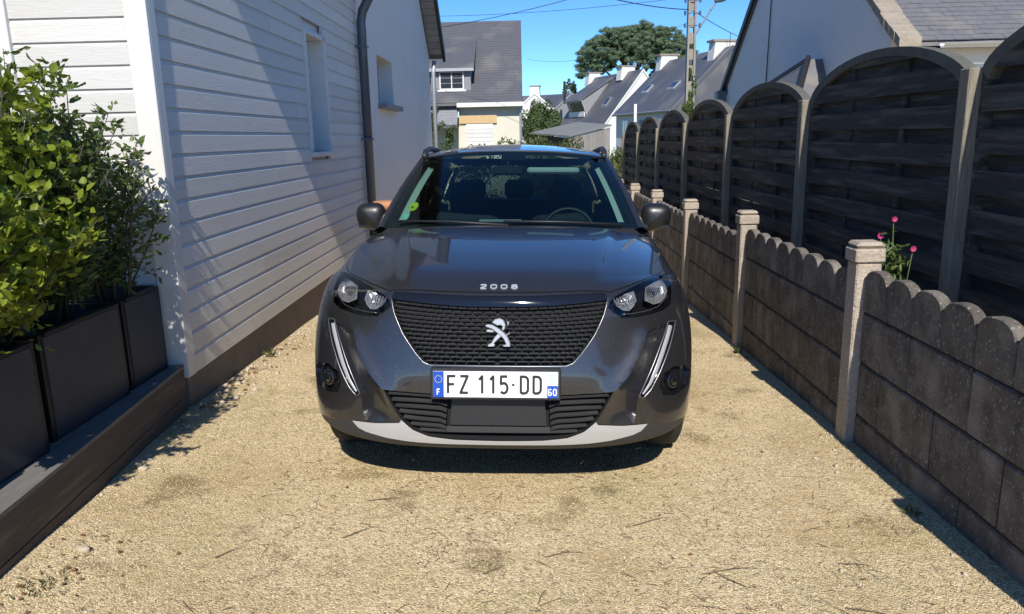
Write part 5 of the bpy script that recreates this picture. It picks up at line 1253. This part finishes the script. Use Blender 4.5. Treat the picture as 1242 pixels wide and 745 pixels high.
# ------------------------------------------------------------------ timber shed
sh = empty('timber_shed', (2.2, 27.5, -1), 'weathered grey timber shed with low flat roof beside the white houses', 'shed')
a0 = np.array([1.60, 27.6]); a1 = np.array([3.10, 28.3]); dd = a1 - a0; nb = 16
for k in range(nb):
    p = a0 + dd * k / nb; q = a0 + dd * (k + .94) / nb; h0 = 1.43 + .33 * k / nb; h1 = 1.43 + .33 * (k + 1) / nb
    mb = MB(); mb.prism([(0, -1.1), (1, -1.1), (1, h1), (0, h0)], lambda u, z: (p[0] + (q[0] - p[0]) * u, p[1] + (q[1] - p[1]) * u, z), lambda u, z: (p[0] + (q[0] - p[0]) * u, p[1] + (q[1] - p[1]) * u + .03, z)); mb.build('board', M_SHEDW, sh)
mb = MB(); V = [(1.55, 27.5, 1.46), (3.15, 28.25, 1.81), (2.1, 31, 1.98), (.2, 30.5, 1.60)]; mb.add(V + [(a, b, c + .05) for a, b, c in V], [(3, 2, 1, 0), (4, 5, 6, 7), (0, 1, 5, 4), (1, 2, 6, 5), (2, 3, 7, 6), (3, 0, 4, 7)]); mb.build('roof', M_SHEDR, sh)
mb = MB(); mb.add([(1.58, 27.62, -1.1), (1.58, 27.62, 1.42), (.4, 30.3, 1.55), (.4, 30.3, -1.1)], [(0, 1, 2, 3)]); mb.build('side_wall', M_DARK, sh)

# ------------------------------------------------------------------ utility pole, lamp, wires
up_ = empty('utility_pole', (5.02, 24, -.9), 'tall grey concrete utility pole with step holes, insulators and ivy at its foot', 'pole')
Hh = 7.2
mb = MB()
for xa in (-1, 1): mb.obox((5.02 + xa * .115, 24, -.9), (5.02 + xa * .085, 24, Hh), .06, .20, (0, 1, 0))
k = 0; z = -.5
while z < Hh: mb.obox((4.93, 24.02, z), (5.11, 24.02, z), .30 * .55, .12, (0, 1, 0)) if False else mb.box(4.925, 5.115, 23.96, 24.06, z, z + .30); z += .46
mb.build('pole_shaft', M_POLE, up_)
mb = MB()
for q, z in enumerate((4.6, 4.95, 5.3, 5.65, 6.0, 6.4)):
    for sd in (-1, 1): mb.obox((5.02, 23.9, z), (5.02 + sd * .22, 23.9, z), .02, .02); mb.tube([(5.02 + sd * .22, 23.9, z - .06), (5.02 + sd * .22, 23.9, z + .06)], .03, 8)
mb.build('insulator', M_PIPE, up_)
mb = MB(); mb.tube([(5.13, 23.95, 4.35), (5.55, 23.8, 5.05), (5.70, 23.75, 5.28)], .028, 6); mb.build('lamp_arm', M_ZINCL, up_)
mb = MB(); mb.tube([(5.62, 23.75, 5.24), (5.72, 23.75, 5.30), (5.88, 23.72, 5.34), (6.0, 23.7, 5.33)], [.05, .11, .12, .03], 10); mb.build('lamp_head', M_ZINCL, up_, True)
cb_ = []
for k in range(60): a = random.random() * 6.28; cb_.append(((5.02 + .13 * math.cos(a), 24 + .12 * math.sin(a), random.uniform(-.8, 2.5)), (.12, .12, .2)))
for k in range(22): a = random.random() * 6.28; cb_.append(((5.07 + .10 * math.cos(a), 24 + .1 * math.sin(a), random.uniform(2.4, 3.5)), (.06, .06, .14)))
iv = empty('ivy_plant', (5.02, 24, -.9), 'bright green ivy climbing the lower part of the concrete pole', 'ivy'); o = cloud('foliage', cb_, 2600, .035, M_IVY, iv, shell=.4); o['kind'] = 'stuff'
def wire(a, b, sag, label, r=.012, n_=24):
    mb = MB(); a = Vector(a); b = Vector(b); mb.tube([a.lerp(b, t) - Vector((0, 0, sag * 4 * t * (1 - t))) for t in np.linspace(0, 1, n_)], r, 5); tag(mb.build('overhead_cable', M_WIRE, smooth=True), label, 'cable')
wire((4.9, 23.9, 5.05), (-3.5, 16, 6.5), .55, 'thick sagging overhead cable from the pole to the upper left', .014)
wire((-5.5, 26, 4.75), (4.9, 23.9, 6.4), .35, 'thin overhead cable rising from above the cream house roof to the pole', .010)
wire((4.9, 23.9, 5.4), (-12, 32, 6.9), .5, 'faint overhead cable from the pole crossing the top of the sky', .007)
wire((.2, 40, 5.3), (4.9, 23.9, 4.7), .5, 'faint overhead cable dipping above the far chimney', .006)
wire((5.15, 23.9, 4.95), (9.6, 33, 5.05), .1, 'overhead cable running down right from the pole to the second chimney', .011)
wire((5.15, 23.9, 5.6), (8.3, 19.3, 4.4), .1, 'overhead cable from the lamp down to the grey gable', .010)
mb = MB(); mb.tube([(4.35, 30.8, -.9), (4.35, 30.8, 2.65)], .055, 8); tag(mb.build('post', M_WHITEH, smooth=True), 'slim white post in front of the house with two roof windows', 'post')

# ------------------------------------------------------------------ litter and weeds on the drive
mb = MB(); clus = [(random.uniform(-1.4, 1.5), 2.0 + 2.6 * random.random() ** 1.3) for k in range(26)]
for k in range(900):
    if random.random() < .55: c_ = random.choice(clus); x = c_[0] + random.gauss(0, .10); y = c_[1] + random.gauss(0, .10)
    else: x = random.uniform(-1.8, 1.6); y = 1.9 + 3.4 * random.random() ** 1.3
    if not (-1.8 < x < 1.62): continue
    a = random.random() * 3.14; l = random.uniform(.008, .05) * (2.6 if random.random() < .10 else 1); b = a + random.uniform(-.35, .35)
    p = (x, y, gfine(x, y) + .004); q = (x + math.cos(a) * l / 2, y + math.sin(a) * l / 2, gfine(x, y) + .006); r_ = (q[0] + math.cos(b) * l / 2, q[1] + math.sin(b) * l / 2, gfine(x, y) + .004)
    mb.tube([p, q, r_], [random.uniform(.0006, .0014), .0010, .0005], 4, False)
for (x, y, a, l) in ((.05, 2.62, .25, .12), (-.75, 2.75, .6, .16), (-.72, 3.1, .1, .15), (.62, 2.5, .15, .20), (.75, 2.42, 2.2, .14), (1.05, 2.3, -.4, .16), (1.15, 2.6, -.2, .12), (.02, 2.3, 1.2, .08), (.42, 2.88, .35, .18), (1.32, 2.05, -.3, .16), (-1.2, 2.6, .7, .12)):
    mb.tube([(x + math.cos(a + .15 * math.sin(3 * u)) * l * u, y + math.sin(a + .15 * math.sin(3 * u)) * l * u, gfine(x, y) + .006) for u in np.linspace(0, 1, 6)], [.0022, .002, .002, .0016, .0013, .0008], 5)
o = mb.build('twig_litter', M_TWIG); tag(o, kind='stuff')
mb = MB()
def crumb(x, y, s_): a = random.random() * 3; z = gfine(x, y); mb.add([(x + s_ * math.cos(a), y + s_ * math.sin(a), z + .006), (x - s_ * .5 * math.sin(a), y + s_ * .5 * math.cos(a), z + .016), (x - s_ * math.cos(a), y - s_ * math.sin(a), z + .007), (x + s_ * .5 * math.sin(a), y - s_ * .5 * math.cos(a), z + .008)], [(0, 1, 2, 3)])
for k in range(45): crumb(-1.84 + .28 * random.random() ** 1.8, random.uniform(2.1, 2.75), random.uniform(.004, .013))
for k in range(60): crumb(random.uniform(-1.7, 1.6), random.uniform(2, 5), random.uniform(.004, .011))
for k in range(50): crumb(-1.98 + .2 * random.random() ** 2, random.uniform(4.3, 7), random.uniform(.01, .02))
o = mb.build('dry_leaves', M_DRYL); tag(o, kind='stuff')
def stone(x, y, s_, label, m=M_PEBW):
    bm = bmesh.new(); bmesh.ops.create_icosphere(bm, subdivisions=2, radius=1)
    ph = random.random() * 9
    for v in bm.verts:
        k = 1 + .16 * math.sin(3 * v.co.x + ph) + .14 * math.sin(4 * v.co.y + ph * 2) + .08 * math.sin(7 * v.co.z + ph); v.co = Vector((v.co.x * s_ * 1.2 * k, v.co.y * s_ * .85 * k, v.co.z * s_ * .6 * k))
    me = bpy.data.meshes.new('stone'); bm.to_mesh(me); bm.free(); me.materials.append(m); me.shade_smooth(); o = link(bpy.data.objects.new('stone', me)); o.location = (x, y, gfine(x, y) + s_ * .3); o.rotation_euler = (0, 0, random.random() * 6); tag(o, label, 'stone', 'pale stones lying on the drive')
for x, y, s_, lb in [(-1.72, 2.62, .026, 'flat pale stone near the bottom left corner by the sleeper edging'), (-1.88, 3.42, .020, 'round pale stone halfway along the sleeper edging'), (-1.90, 3.52, .014, 'small pale stone just beyond the round one at the edging'),
    (-1.91, 3.98, .018, 'pale stone in the shrub shadow near the corner'), (1.50, 3.50, .016, 'pale stone nearest the post foot by the right wall'), (1.44, 3.60, .013, 'small pale stone left of the wall post'), (1.47, 3.42, .012, 'smaller pale stone just in front of the wall post'),
    (1.06, 3.02, .011, 'lone small pale stone right of the car shadow'), (-.95, 3.05, .014, 'lone pale stone on the drive left of the car shadow'), (1.14, 2.55, .011, 'small pale stone low on the right of the drive'), (-1.86, 4.55, .026, 'larger pale stone at the foot of the boarded wall corner'), (-1.80, 4.75, .022, 'pale stone second along from the corner of the boarded wall')]: stone(x, y, s_, lb)
def weed(name, x, y, n_, h, sp, label, m=M_GRASS):
    z = gfine(x, y); t = empty(name, (x, y, z), label, 'plant'); P = rng.normal(size=(n_, 3)) * np.array([sp, sp, 0]); A = unit(rng.normal(size=(n_, 3)) * .6 + np.array([0, 0, 1.])) * h * (.5 + .7 * rng.random((n_, 1))); P = P + A * .9
    B_ = unit(np.cross(A, randdir(n_))) * h * .12; o = leafmesh('blades', P, A, B_, m, t); o['kind'] = 'stuff'
weed('weed', -1.72, 2.38, 60, .016, .05, 'patch of small green weeds in the bottom left corner', M_HEDGE)
weed('weed', 1.60, 2.98, 22, .022, .015, 'tuft of green grass at the foot of the right wall', M_HEDGE)
weed('weed', 1.63, 5.75, 16, .04, .012, 'small weed growing beside the second wall post', M_HEDGE)
weed('weed', -1.98, 5.6, 14, .045, .015, 'dry grass tuft at the foot of the boarded wall', M_GRASS)
